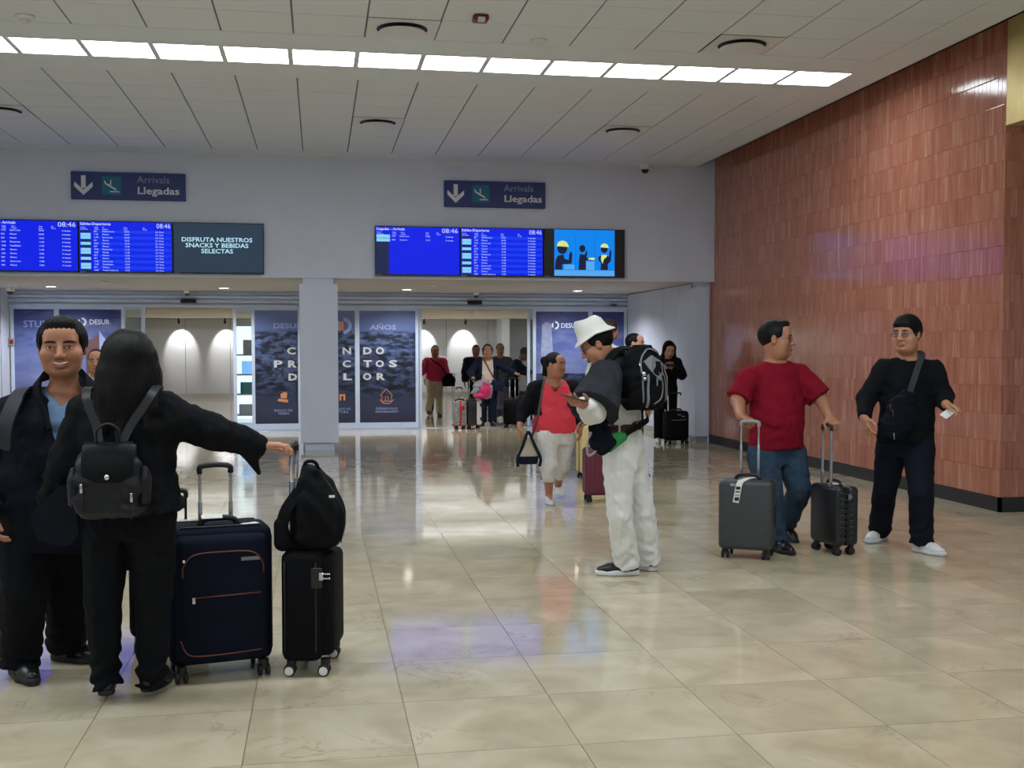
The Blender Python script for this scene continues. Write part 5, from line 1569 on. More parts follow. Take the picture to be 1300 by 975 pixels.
person('person in white clothes and a white hat looking down at a phone, seen from behind', J, fh, 1.62, hf=(-1, .12), pitch=.5, hs=1.0, skin='skin_brown', build=1.0, belly=.02, hair='short', near=1, glasses=True, curlL=(25, 20, 15),
       top=[('shirt', dict(m='c_white', g=.016, sg=.034, hem=.17, neck=.06, cuff=.05, flare=.014, fold=(.006, .11))), ('cape', dict(m='c_charcoal', g=.04, sg=.062, hem=.3, sleeve=.47, neck=.064, collar=.055, fold=(.006, .11)))],
       legs=dict(m='c_white', g=.022, leg=.082, waist=.15, fold=.008, stack=.004), shoes=dict(m='shoe_black', sm='sole_white', s=1.08, sole=.034), extra=ex_hat)

# --- woman in the coral blouse
J = JS('lady', 2.15, 10.2, 1.42, (-.05, -1), female=True, hdR=(-.05, -.1, -1), hnR=(.9, 0, 0), toeR=(-.05, -1, 0), toeL=(.1, -1, -.12))
def ex_lady(body, J, L, A, org, c):
    b = nb(); n0 = J['neck']; f_ = c['f']; r_ = c['r']; u_ = c['u']
    tube(b, curve_pts([n0-f_*.05+r_*.05+u_*.02, n0+r_*.07+f_*.03-u_*.01, n0+f_*.1-u_*.055, n0-r_*.07+f_*.03-u_*.01, n0-f_*.05-r_*.05+u_*.02]), .004, 6); worn(body, org, 'necklace', b, M['leather_brown'], True)
    b = nb(); lathe(b, [(.002, -.016), (.014, -.01), (.016, 0), (.01, .012), (.002, .015)], n0+f_*.115-u_*.068, 10); worn(body, org, 'pendant', b, M['leather_brown'], True)
    for z in (0, .02, .04): 
        b = nb(); p = J['knR']+(J['anR']-J['knR'])*(.45-z)+V(-.068, -.02, 0); cyl(b, p, p+V(-.006, -.002, 0), .005, 8); worn(body, org, 'button', b, M['black_plastic'])
person('person in a coral blouse, black cardigan and white capri trousers walking forward', J, (-.05, -1), 1.42, hf=(.72, -.7), pitch=.02, hs=.93, skin='skin_brown', build=1.3, belly=.045, female=True, hair='bun', fat=1.14, near=1,
       top=[('blouse', dict(m='c_coral', g=.016, hem=-.0, neck=.075, v=.12, vr=.055, sleeve=.16, sg=.004, fold=(.006, .12), flare=.012)), ('cardigan', dict(m='c_black', g=.022, sg=.014, hem=-.06, sleeve=.92, neck=.08, open=.165, fold=(.006, .12)))],
       legs=dict(m='c_white', g=.022, leg=.062, cut=.5, waist=.03, fold=.006, stack=0), shoes=dict(m='shoe_white', sm='sole_white', panel='shoe_grey', s=.98), extra=ex_lady)

# --- man in the red shirt
J = JS('red_man', 3.3, 7.7, 1.66, (-.1, -1), hdR=(.65, -.45, -.35), hnR=(.15, .1, -1), hdL=(.1, -.75, -.45), hnL=(0, .25, -1), toeR=(.15, -1, 0), toeL=(.12, -.9, -.42))
person('person in a crimson T-shirt and jeans wheeling two suitcases', J, (-.1, -1), 1.66, hf=(.85, -.52), hs=1.12, skin='skin_brown', build=1.2, belly=.04, hair='short', fat=1.16, near=1, glasses=True, curlR=(55, 60, 40), curlL=(55, 60, 40),
       top=[('shirt', dict(m='c_red', g=.02, sg=.022, hem=-.02, sleeve=.46, neck=.05, flare=.014, fold=(.006, .15)))],
       legs=dict(m='c_denim', g=.02, leg=.068, waist=.02, fold=.006, stack=.004), shoes=dict(m='shoe_black', sm='sole_dark', s=1.05))

# --- man in the black sweater
J = JS('black_man', 4.16, 7.5, 1.68, (-.22, -1), hdR=(.1, -.35, -.9), hnR=(.9, .1, 0), hdL=(.45, -.75, -.25), hnL=(-.3, .25, -.6), toeR=(-.85, -.6, 0), toeL=(.3, -1, 0))
def ex_black(body, J, L, A, org, c):
    b = nb(); n0 = J['neck']; f_ = c['f']; r_ = c['r']; u_ = c['u']
    for sg in (-1, 1): ribbon(b, [n0+r_*sg*.075+u_*.02+f_*.03, n0+r_*sg*.05-u_*.03+f_*.1, n0-u_*.1+f_*.135], .03, [f_+r_*sg*.5]*3, .008)
    worn(body, org, 'collar', b, M['c_black'])
person('person in a black sweater and dark jeans with glasses and a crossbody bag', J, (-.22, -1), 1.68, hf=(-.82, -.57), pitch=.03, hs=1.06, skin='skin_tan', build=1.1, belly=.02, hair='fringe', fat=1.1, near=1, glasses=True, curlR=(22, 25, 18), curlL=(35, 45, 30),
       top=[('sweater', dict(m='c_black', g=.022, sg=.02, hem=-.03, neck=.05, v=.06, vr=.035, flare=.01, fold=(.006, .14)))],
       legs=dict(m='c_darkdenim', g=.022, leg=.078, waist=.02, fold=.005, stack=.005), shoes=dict(m='shoe_white', sm='sole_white', panel='shoe_grey', s=1.05), extra=ex_black)

# --- woman leaning in the recess with a phone
J = JS(None, 5.2, 16.5, 1.56, (-.15, -1), female=True, head=(5.235, 16.41, 1.425), wrR=(5.105, 16.19, 1.15), wrL=(5.2, 16.19, 1.15), elR=(5.02, 16.4, 1.04), elL=(5.44, 16.42, 1.035), hdR=(.5, -.6, .3), hnR=(.3, .2, .9), hdL=(-.5, -.6, .3), hnL=(-.3, .2, .9), toeR=(-.35, -1, 0), toeL=(.1, -1, 0))
person('person in black with long dark hair reading a phone by the pillar', J, (-.15, -1), 1.56, hf=(-.05, -1), pitch=.5, hs=1.0, skin='skin_light', build=1.08, female=True, hair='long', near=0,
       top=[('hoodie', dict(m='c_black', g=.03, sg=.028, hem=-.1, neck=.07, collar=.04))], legs=dict(m='c_trouser_black', g=.022, leg=.07), shoes=dict(m='shoe_white', sm='sole_white'))

# --- faces behind the man with the hat
J = JS(None, 3.42, 12.1, 1.6, (.6, -.7))
person('person with cropped hair looking right, head showing above the grey and black backpack', J, (.6, -.7), 1.6, hf=(.85, -.5), skin='skin_light', hair='crop', near=0, top=[('shirt', dict(m='c_greypat', g=.02, hem=-.08))], legs=dict(m='c_darkdenim'), shoes=dict(m='shoe_black', sm='sole_dark'))
J = JS(None, 3.3, 12.75, 1.78, (.95, .4))
person('person with curly brown hair and a white top, mostly hidden behind the white hat', J, (.95, .4), 1.78, skin='skin_tan', hair='curly', hair_m='hair_brown', near=0, build=.8, hs=.95, top=[('shirt', dict(m='c_white', g=.02, hem=-.08))], legs=dict(m='c_darkdenim'), shoes=dict(m='shoe_black', sm='sole_dark'))

# --- travellers in the right doorway
J = JS(None, 2.45, 24.0, 1.48, (-.1, -1), elR=(2.17, 23.9, .95), wrR=(2.18, 23.7, 1.13), hdR=(.1, -.2, 1), anL=(2.52, 23.8, .075), anR=(2.33, 24.3, .12), knR=(2.36, 24.0, .42), toeR=(0, -1, -.5))
person('person in a rose pink jacket and khaki trousers walking through the right doorway', J, (-.05, -1), 1.48, pitch=.15, hs=1.02, hair='bun', build=1.2, near=0, female=True, top=[('jacket', dict(m='c_rose', g=.03, hem=-.06, neck=.07))], legs=dict(m='c_khaki', g=.022, leg=.075), shoes=dict(m='shoe_black', sm='sole_dark'))
J = JS(None, 2.56, 25.0, 1.5, (0, -1))
person('person in white hidden behind the one in the rose pink jacket', J, (0, -1), 1.5, hair='short', near=0, build=1.25, top=[('shirt', dict(m='c_white', g=.03, hem=-.08))], legs=dict(m='c_trouser_black'), shoes=dict(m='shoe_black', sm='sole_dark'))
J = JS(None, 3.1, 20.75, 1.5, (-.1, -1), female=True, elL=(3.42, 20.6, 1.08), wrL=(3.58, 20.5, .985), hdL=(.8, -.3, -.2), hnL=(0, 0, -1), wrR=(2.78, 20.4, .9), elR=(2.78, 20.65, 1.0), hdR=(0, -.6, -.5))
def ex_card(body, J, L, A, org, c): pass
person('person in a navy cardigan over a cream top, holding luggage in the right doorway', J, (-.1, -1), 1.5, hair='bob', hair_m='hair_brown', build=1.25, belly=.03, fat=1.1, near=0, female=True, hs=1.04,
       top=[('blouse', dict(m='c_cream', g=.016, hem=-.04, neck=.07)), ('cardigan', dict(m='c_navy', g=.03, sg=.026, hem=-.12, neck=.08, open=.12))], legs=dict(m='c_navy', g=.026, leg=.085), shoes=dict(m='shoe_black', sm='sole_dark'))
J = JS(None, 3.62, 22.5, 1.53, (-.1, -1), female=True)
person('person with tied dark hair in a grey patterned dress behind the navy cardigan', J, (-.1, -1), 1.52, hair='bun', near=0, build=1.1, female=True, skin='skin_light', top=[('dress', dict(m='c_greypat', g=.02, hem=-.05))], legs=dict(m='c_greypat', g=.03, leg=.1, skirt=.62), shoes=dict(m='shoe_white', sm='sole_white'))
J = JS(None, 3.28, 23.6, 1.5, (-.1, -1))
person('person in a navy coat standing behind the navy cardigan, left shoulder showing', J, (-.1, -1), 1.5, hair='short', near=0, build=1.1, top=[('coat', dict(m='c_navy', g=.035, hem=-.2))], legs=dict(m='c_trouser_black'), shoes=dict(m='shoe_black', sm='sole_dark'))
J = JS(None, 3.78, 21.7, 1.5, (1, -.1), head=(3.99, 21.7, 1.335), neck=(3.86, 21.72, 1.2), shR=(3.78, 21.55, 1.17), shL=(3.82, 21.88, 1.17), elR=(3.95, 21.5, 1.02), wrR=(4.08, 21.5, .97), hdR=(1, 0, -.3), hnR=(0, 0, -1), elL=(3.95, 21.9, 1.0), wrL=(4.05, 21.8, .94), pelvis=(3.7, 21.72, .8))
person('person bending forward in a dark teal jacket at the right side of the doorway', J, (1, -.1), 1.5, hf=(1, -.3), pitch=.5, hair='short', hair_m='hair_grey', near=0, top=[('shirt', dict(m='c_white', g=.014, hem=0, collar=.06, neck=.052)), ('jacket', dict(m='c_teal', g=.03, hem=-.1, neck=.07))], legs=dict(m='c_trouser_black'), shoes=dict(m='shoe_black', sm='sole_dark'))
# ------------------------------------------------------------------ luggage
M['case_navy'] = cloth('navy_luggage_fabric', (14, 20, 36))
M['case_black'] = cloth('black_luggage_fabric', (13, 14, 18))
M['case_grey'] = mat('dark_grey_case_shell', srgb(62, 66, 70), .42, .06, 20, bump=.05, bscale=400)
M['case_black_hard'] = mat('black_case_shell', srgb(30, 31, 36), .34, .08, 20)
M['case_burgundy'] = mat('burgundy_case_shell', srgb(112, 44, 66), .4, .06, 20)
M['case_yellow'] = mat('pale_yellow_case_shell', srgb(214, 190, 132), .45, .05, 20)
M['case_white'] = mat('white_case_shell', srgb(206, 204, 202), .4, .05, 20)
M['case_red'] = mat('red_case_stripe', srgb(176, 34, 56), .45, .06, 20)
M['case_pattern'] = mat('grey_patterned_case', srgb(130, 134, 132), .5, .45, 30)
M['piping'] = mat('rust_red_piping', srgb(104, 48, 42), .6, .1)
M['label'] = mat('white_paper', srgb(230, 230, 228), .7, .03)
M['pink'] = mat('magenta_fabric', srgb(186, 34, 96), .6, .1)
M['green'] = mat('green_fabric', srgb(28, 140, 70), .6, .08)
M['trim_grey'] = mat('grey_bag_trim', srgb(120, 122, 128), .55, .08)
M['backpack_grey'] = mat('dark_grey_ripstop', srgb(34, 38, 48), .7, .1, 30)

def suitcase(label, loc, rz, w, d, h, shell, hard=True, tel=0, tel_x=None, tel_m='steel', ribs=None, hub=None, group=None, extra=None, lift=.065, grip='black_plastic', wheels=True, tel_back=True, name='suitcase', tubes=(.07,)):
    t = thing(name, label, 'suitcase', loc, rz, group)
    z0, z1 = lift, lift+h
    if hard:
        b = nb(); rbox(b, -w/2, w/2, -d/2, -.004, z0, z1, .035, 4); obj('front_shell', b, M[shell], t, True, 40)
        b = nb(); rbox(b, -w/2, w/2, .004, d/2, z0, z1, .035, 4); obj('back_shell', b, M[shell], t, True, 40)
        b = nb(); rbox(b, -w/2+.004, w/2-.004, -.012, .012, z0+.004, z1-.004, .02, 2); obj('zip_band', b, M['black_plastic'], t, True, 40)
        if ribs == 'v':
            for k in range(7):
                x = -w/2+.05+(w-.1)*k/6
                b = nb(); rbox(b, x-.007, x+.007, -d/2-.003, -d/2+.004, z0+.04, z1-.04, .003, 1); obj('rib', b, M[shell], t, True, 40)
        if ribs == 'h':
            for k in range(9):
                z = z0+.05+(h-.1)*k/8
                for sx in (-1, 1):
                    for ya, yc in ((-d/2+.03, -.014), (.014, d/2-.03)):
                        b = nb(); rbox(b, sx*w/2-.003, sx*w/2+.003, ya, yc, z-.012, z+.012, .003, 1); obj('rib', b, M[shell], t, True, 40)
                b = nb(); rbox(b, -w/2+.03, w/2-.03, -d/2-.003, -d/2+.003, z-.012, z+.012, .003, 1); obj('rib', b, M[shell], t, True, 40)
    else:
        b = nb(); rbox(b, -w/2, w/2, -d/2+.05, d/2, z0, z1, .04, 4); obj('body', b, M[shell], t, True, 40)
        b = nb(); rbox(b, -w/2+.025, w/2-.025, -d/2, -d/2+.09, z0+.02, z1-.03, .035, 4); obj('front_pocket', b, M[shell], t, True, 40)
        b = nb()
        for yy in (-d/2+.075, d/2-.02):
            pts = [(w/2*.985*sx, yy, z) for sx, z in ((-1, z0+.05), (-1, z1-.05))]+[(-w/2+.05, yy, z1+.001), (w/2-.05, yy, z1+.001), (w/2*.985, yy, z1-.05), (w/2*.985, yy, z0+.05)]
            tube(b, pts, .004, 6)
        obj('zip', b, M['black_plastic'], t, True)
    # wheels: twin spinners, a rubber tyre with a hub each side
    for sx in (-1, 1):
        for sy in (-1, 1):
            x, y = sx*(w/2-.045), sy*(d/2-.04)
            b = nb(); cyl(b, (x, y, z0+.01), (x, y, z0-.012), .022, 12); rbox(b, x-.012, x+.012, y-.014, y+.016, .03, z0-.005, .006, 2); o = obj('caster', b, M['black_plastic'], t, True, 40)
            for q in (-1, 1):
                b = nb(); lathe(b, [(.006, -.009), (.022, -.009), (.0265, -.006), (.0265, .006), (.022, .009), (.006, .009)], (x+q*.017, y+.006, .0265), 18, 'x'); wh = obj('wheel', b, M['sole_dark'], o, True, 40)
            if hub:
                b = nb(); lathe(b, [(.002, -.0105), (.019, -.0105), (.019, -.008)], (x-.0255, y+.006, .0265), 16, 'x'); lathe(b, [(.019, .008), (.019, .0105), (.002, .0105)], (x+.0255, y+.006, .0265), 16, 'x')
                for a in range(5):
                    aa = a*2*PI/5
                    for s2 in (-1, 1): cyl(b, (x+s2*.0265, y+.006, .0265), (x+s2*.0265, y+.006+.017*math.cos(aa), .0265+.017*math.sin(aa)), .0022, 5)
                obj('hub', b, M[hub], o, True, 40)
    if tel:
        yb = (d/2-.03) if tel_back else 0
        sp = tubes[0]
        for sx in (-1, 1):
            b = nb(); rbox(b, sx*sp-.009, sx*sp+.009, yb-.01, yb+.01, z1-.05, tel-.16, .004, 2); th = obj('handle_tube', b, M[tel_m], t, True, 40)
            b = nb(); rbox(b, sx*sp-.0065, sx*sp+.0065, yb-.008, yb+.008, tel-.17, tel-.02, .003, 2); o = obj('inner_tube', b, M[tel_m], t, True, 40); o.parent = th
        b = nb(); tube(b, curve_pts([(-sp, yb, tel-.035), (-sp, yb, tel-.008), (-sp+.02, yb, tel), (0, yb, tel+.003), (sp-.02, yb, tel), (sp, yb, tel-.008), (sp, yb, tel-.035)], 4), .0125, 10); o = obj('grip', b, M[grip], t, True)
    b = nb(); tube(b, curve_pts([(-.085, 0, z1-.004), (-.06, 0, z1+.024), (0, 0, z1+.03), (.06, 0, z1+.024), (.085, 0, z1-.004)], 4), .009, 8, flat=(1, 1.4)); obj('carry_handle', b, M['black_plastic'], t, True)
    if extra: extra(t, z0, z1)
    return t

# big navy suitcase standing before the woman
def ex_s1(t, z0, z1):
    w, d = .44, .28; y = -d/2-.003
    b = nb(); tube(b, curve_pts([(-w/2+.05, y, z1-.2), (-w/2+.055, y, z1-.15), (-w/2+.1, y, z1-.105), (0, y, z1-.098), (w/2-.1, y, z1-.105), (w/2-.055, y, z1-.15), (w/2-.05, y, z1-.2)], 4), .0035, 6); obj('piping', b, M['piping'], t, True)
    b = nb(); tube(b, [(-.12, y, z1-.29), (w/2-.06, y, z1-.285)], .0035, 6); obj('piping', b, M['piping'], t, True)
    b = nb(); tube(b, curve_pts([(-w/2+.04, y, z0+.13), (-w/2+.06, y, z0+.08), (-w/2+.1, y, z0+.06), (0, y, z0+.058), (w/2-.06, y, z0+.065)], 4), .003, 6); obj('piping', b, M['piping'], t, True)
    for x, z, hh in ((-.125, z1-.3, .028), (-w/2+.055, z1-.13, .012)):
        b = nb(); rbox(b, x-.007, x+.007, y-.006, y, z-hh/2, z+hh/2, .003, 2); obj('zip_pull', b, M['chrome'], t, True, 40)
    b = nb(); rbox(b, .075, .155, y-.002, y+.001, z1-.142, z1-.126, .001, 1); obj('badge', b, M['trim_grey'], t)
    b = nb(); ribbon(b, [(-.03, -.02, z1+.03), (-.03, -.0, z1+.043), (-.03, .02, z1+.03)], .09, [(0, -1, .3), (0, 0, 1), (0, 1, .3)], .004); obj('airline_tag', b, M['label'], t)
    b = nb(); prism(b, [(.1, -.06, z1+.001), (.17, -.04, z1+.001), (.16, .0, z1+.001), (.09, -.03, z1+.001)], (0, 0, .002)); obj('sticker', b, M['label'], t)
suitcase('large navy fabric suitcase with rust red piping, handle raised, beside the woman seen from behind', (-.44, 5.08, 0), R(12), .44, .28, .6, 'case_navy', False, .915, hub=None, extra=ex_s1, tubes=(.067,))
# suitcase mostly hidden behind it
def ex_s0(t, z0, z1): pass
suitcase('dark suitcase with a black frame handle, mostly hidden behind the large navy suitcase', (-.72, 5.58, 0), R(8), .36, .24, .46, 'case_black', False, .745, tel_m='black_plastic', tubes=(.085,))
b = nb(); o = soft('crumpled_bag', [Ell((0, 0, 0), (.05, .035, .03)), Ell((.03, .01, .015), (.03, .03, .02), k=.02)], M['grey_plastic'], .006, disp=lambda P: fold(P, .008, .04, 8)); b.free()
o.location = (-.66, 5.56, .578); tag(o, 'crumpled grey plastic bag lying on the hidden dark suitcase', 'bag')
# small black suitcase under the woman's hand
def ex_s2(t, z0, z1):
    x = -.19
    b = nb(); rbox(b, x-.006, x+.001, -.07, -.02, z1-.16, z1-.07, .003, 1); k = obj('combination_lock', b, M['black_plastic'], t, True, 40)
    b = nb(); rbox(b, x-.012, x-.006, -.075, -.055, z1-.125, z1-.09, .003, 1); rbox(b, x-.012, x-.006, -.105, -.075, z1-.12, z1-.112, .002, 1); rbox(b, x-.012, x-.006, -.105, -.075, z1-.1, z1-.092, .002, 1); o = obj('zip_pull', b, M['chrome'], t); o.parent = k
suitcase('small black fabric suitcase with pale wheel hubs, a backpack strapped on top', (-.03, 5.13, 0), R(80.6), .38, .23, .49, 'case_black', False, 1.01, hub='label', extra=ex_s2, tubes=(.06,), tel_m='chrome')
# black backpack on top of it
t = thing('backpack', 'black backpack resting on the small suitcase against its raised handle', 'backpack', (-.02, 5.1, .56))
soft('body', [Loft((.0, 0, 0), (0, 0, 1), (1, 0, 0), [(0, .09, .13, 0), (.05, .115, .15, 0), (.18, .105, .15, 0), (.28, .075, .13, 0), (.335, .03, .08, 0)], .03, pw=2.6), Ell((.055, 0, .12), (.07, .12, .12), k=.05), Ell((-.03, .0, .31), (.03, .1, .05), k=.04)], M['case_black'], .008, t, disp=lambda P: fold(P, .006, .12, 2, .6))
b = nb(); tube(b, curve_pts([(-.05, -.02, .33), (-.04, -.02, .372), (.0, -.02, .372), (.02, -.02, .33)], 4), .008, 8); obj('carry_loop', b, M['case_black'], t, True)
b = nb(); tube(b, curve_pts([(.11, -.1, .02), (.13, -.1, .13), (.085, -.09, .24), (.03, -.07, .32)], 5), .003, 6); obj('zip', b, M['black_plastic'], t, True)
b = nb(); rbox(b, .06, .085, -.128, -.12, .225, .235, .001, 1); obj('badge', b, M['label'], t)
b = nb(); ribbon(b, curve_pts([(-.07, -.08, .25), (-.13, -.11, .16), (-.14, -.11, .06), (-.09, -.09, .0)], 5), .05, (-.3, -1, 0), .02); obj('strap', b, M['case_black'], t)
b = nb(); soft('strap_pouch', [Cone((-.14, -.1, .03), (-.15, -.1, .11), .04, .03, .02)], M['case_black'], .008, t); b.free()

# the two cases of the man in red
def ex_grey(t, z0, z1):
    y = -.125
    b = nb(); ribbon(b, [(.05, .02, z1+.012), (.0, -.06, z1+.008), (-.03, -.118, z1-.005), (-.04, -.131, z1-.035), (-.06, -.131, z1-.15)], .042, [(0, 0, 1), (0, 0, 1), (0, -.6, .8), (0, -1, .2), (0, -1, 0)], .002); tg = obj('luggage_tag', b, M['label'], t)
    b = nb()
    for k, (zz, hh) in enumerate(((.05, .02), (.075, .008), (.1, .004), (.125, .024))): box(b, -.068+.012*(.125-zz)/.1, -.038+.012*(.125-zz)/.1, -.1335, -.1325, z1-zz-hh/2, z1-zz+hh/2)
    o = tag(obj('printed_marks', b, M['black_plastic'], t), kind='stuff'); o.parent = tg
    b = nb(); rbox(b, -.1, -.065, y-.003, y+.005, z1-.04, z1-.022, .002, 1); obj('badge', b, M['chrome'], t)
    b = nb(); rbox(b, .186, .192, -.02, .02, z0+.15, z0+.3, .004, 2); obj('side_handle', b, M['black_plastic'], t, True, 40)
suitcase('dark grey hard-shell suitcase with a white luggage tag, wheeled by the person in crimson', (2.905, 7.33, 0), R(-30), .365, .25, .475, 'case_grey', True, .93, extra=ex_grey, tubes=(.06,), grip='grey_plastic', tel_m='steel')
def ex_carry(t, z0, z1):
    b = nb(); rbox(b, -.168, -.164, -.03, .0, z1-.09, z1-.05, .003, 1); obj('lock', b, M['trim_grey'], t)
    b = nb(); tube(b, curve_pts([(.1, -.11, z1-.02), (.12, -.14, z1-.06), (.1, -.15, z1-.12), (.11, -.15, z1-.17)], 4), .0018, 5); obj('tag_string', b, M['black_plastic'], t, True)
    b = nb(); prism(b, [(-.05, -.05, z1+.002), (.06, -.05, z1+.002), (.06, .03, z1+.002), (-.05, .03, z1+.002)], (0, 0, .002)); obj('sticker', b, M['label'], t)
suitcase('black ribbed hard-shell carry-on suitcase between the person in crimson and the person in black', (3.575, 7.4, 0), R(100), .33, .19, .415, 'case_black_hard', True, .9, ribs='h', extra=ex_carry, tubes=(.05,), tel_m='steel')

# burgundy and yellow cases behind the man with the hat
suitcase('burgundy ribbed hard-shell suitcase half hidden behind the white trousers', (2.63, 10.28, 0), R(-6), .36, .24, .44, 'case_burgundy', True, .8, ribs='v', tubes=(.09,), tel_m='grey_plastic', grip='grey_plastic')
suitcase('pale yellow hard-shell suitcase beside the burgundy one', (2.97, 12.1, 0), R(4), .3, .24, .53, 'case_yellow', True)
t = thing('bag', 'magenta bag resting on the pale yellow suitcase', 'bag', (2.97, 12.1, .6))
soft('body', [Loft((0, 0, 0), (0, 0, 1), (1, 0, 0), [(0, .13, .08, 0), (.1, .14, .09, 0), (.2, .1, .05, 0), (.24, .06, .03, 0)], .02, pw=3)], M['pink'], .012, t, disp=lambda P: fold(P, .006, .08, 5))
b = nb(); tube(b, curve_pts([(-.06, 0, .23), (-.03, 0, .3), (.03, 0, .3), (.06, 0, .23)], 4), .008, 6); obj('handle', b, M['pink'], t, True)

# suitcase of the leaning woman
def ex_lean(t, z0, z1):
    b = nb(); tube(b, [(-.12, -.118, z1-.13), (.11, -.118, z1-.125)], .005, 6); obj('zip', b, M['trim_grey'], t, True)
    for x, z in ((.0, z1-.05), (.06, z1-.075)):
        b = nb(); rbox(b, x-.025, x+.025, -.122, -.118, z-.008, z+.008, .002, 1); obj('badge', b, M['trim_grey'], t)
suitcase('black fabric suitcase with white handle tubes beside the person reading a phone', (5.26, 16.12, 0), R(4), .36, .23, .44, 'case_black', False, .77, hub='label', extra=ex_lean, tubes=(.1,), tel_m='label')
t = thing('smartphone', 'dark smartphone held by the leaning person in black', 'phone', (5.15, 16.08, 1.19)); t.rotation_euler = (R(-50), 0, 0)
b = nb(); rbox(b, -.07, .07, -.004, .004, -.036, .036, .003, 2); obj('casing', b, M['black_plastic'], t, True, 40)
b = nb(); box(b, -.064, .064, .004, .0046, -.032, .032); obj('screen', b, M['bezel'], t)

# luggage in the right doorway
def ex_red(t, z0, z1):
    b = nb(); rbox(b, -.022, .022, -.125, .13, z0-.005, z1+.006, .008, 1); obj('strap', b, M['case_red'], t)
    b = nb(); rbox(b, .02, .07, -.123, -.11, z1-.16, z1-.08, .004, 1); obj('patch', b, M['case_red'], t)
    b = nb(); rbox(b, -.14, .14, -.1, .1, z0-.012, z0+.02, .008, 1); obj('base', b, M['case_red'], t)
suitcase('grey patterned suitcase with a red strap in the right doorway', (2.48, 19.95, 0), R(0), .22, .24, .44, 'case_pattern', True, .74, extra=ex_red, tubes=(.05,), tel_m='steel')
def ex_bw(t, z0, z1):
    for z in (z0+.12, z1-.1):
        b = nb(); rbox(b, .105, .13, -.128, -.115, z-.03, z+.03, .004, 1); obj('latch', b, M['black_plastic'], t)
    b = nb(); rbox(b, .03, .135, -.1235, .1235, z0+.006, z1+.002, .03, 3); obj('white_half', b, M['case_white'], t, True, 40)
suitcase('black and white suitcase under the pink and grey backpack in the doorway', (2.73, 20.0, 0), R(0), .25, .24, .47, 'case_black_hard', True, .88, extra=ex_bw, tubes=(.06,), tel_m='steel')
t = thing('backpack', 'pink and grey backpack hung on the black and white suitcase', 'backpack', (2.85, 19.83, .56))
soft('body', [Loft((0, 0, 0), (.15, 0, 1), (1, 0, 0), [(0, .13, .07, 0), (.06, .18, .09, 0), (.2, .17, .08, 0), (.3, .1, .05, 0), (.33, .04, .02, 0)], .03, pw=2.5)], M['trim_grey'], .012, t, disp=lambda P: fold(P, .008, .1, 3))
soft('pink_panel', [Loft((.05, -.05, .03), (.15, 0, 1), (1, 0, 0), [(0, .09, .06, 0), (.1, .12, .07, 0), (.25, .06, .04, 0)], .03)], M['pink'], .012, t, disp=lambda P: fold(P, .004, .12, 6))
soft('pocket', [Ell((-.02, -.07, .04), (.14, .05, .05), k=.02)], M['pink'], .012, t)
suitcase('dark suitcase with tall metal handles beside the bending person, front one', (3.46, 20.15, 0), R(-15), .3, .22, .44, 'case_black', False, .9, tubes=(.05,), tel_m='steel')
suitcase('dark suitcase with tall metal handles beside the bending person, rear one', (3.83, 20.9, 0), R(10), .3, .22, .48, 'case_black_hard', True, .98, tubes=(.08,), tel_m='steel')
t = thing('handbag', 'black shoulder bag on the arm of the person in rose pink', 'bag', (2.72, 23.78, .64))
soft('body', [Loft((0, 0, 0), (0, 0, 1), (1, 0, 0), [(0, .13, .06, 0), (.15, .15, .07, 0), (.28, .06, .04, 0)], .03, pw=2.6)], M['case_black'], .014, t)
b = nb(); ribbon(b, curve_pts([(-.06, 0, .24), (-.16, .0, .42), (-.3, .02, .52), (-.38, .1, .59)], 4), .025, (0, -1, 0), .006); obj('strap', b, M['case_black'], t)
t = thing('handbag', 'navy crossbody bag over the cream top in the doorway', 'bag', (3.25, 20.52, .66))
soft('body', [Loft((0, 0, 0), (0, 0, 1), (1, 0, 0), [(0, .1, .05, 0), (.1, .12, .06, 0), (.2, .1, .04, 0)], .02, pw=3)], M['c_navy'], .012, t)
b = nb(); ribbon(b, curve_pts([(-.04, 0, .19), (-.14, -.02, .36), (-.24, .02, .56), (-.27, .14, .62)], 4), .03, (.2, -1, .1), .006); obj('strap', b, M['leather_brown'], t)

# ------------------------------------------------------------------ bags, phones and small things people carry
# leather backpack on the woman's back
t = thing('backpack', 'black leather backpack with a buckled flap worn by the woman seen from behind', 'backpack', (-.79, 4.475, .795)); t.rotation_euler = (0, 0, R(3)); t.scale = (.88, 1, .97)
soft('body', [Loft((0, 0, 0), (0, 0, 1), (1, 0, 0), [(0, .125, .045, 0), (.03, .146, .06, 0), (.14, .15, .066, 0), (.24, .125, .055, 0), (.285, .1, .035, 0)], .02, pw=3.2)], M['leather_black'], .007, t, disp=lambda P: fold(P, .004, .09, 4))
# soft flap: curved sheet from the top over the front
b = nb(); rows = []
prof = [(.03, .29), (-.02, .3), (-.055, .285), (-.07, .24), (-.078, .2), (-.082, .165), (-.08, .15)]
for i, (y, z) in enumerate(prof):
    row = []
    for j in range(13):
        u_ = -1+j/6
        wd = .095+.012*min(1, i/3)
        zz = z+(.022*abs(u_)**2.5 if i >= 5 else (.01*abs(u_)**2 if i == 4 else 0))
        row.append(b.verts.new((u_*wd, y+.018*abs(u_)**3, zz)))
    rows.append(row)
for A_, B_ in zip(rows, rows[1:]):
    for j in range(12): b.faces.new((A_[j], A_[j+1], B_[j+1], B_[j]))
bmesh.ops.solidify(b, geom=list(b.faces), thickness=-.006)
fl2 = obj('flap', b, M['leather_black'], t, True, 50)
b = nb(); lathe(b, [(.011, .002), (.012, -.002), (.008, -.006), (.002, -.007)], (0, -.083, .167), 14, 'y'); o = obj('snap', b, M['chrome'], t, True); o.parent = fl2
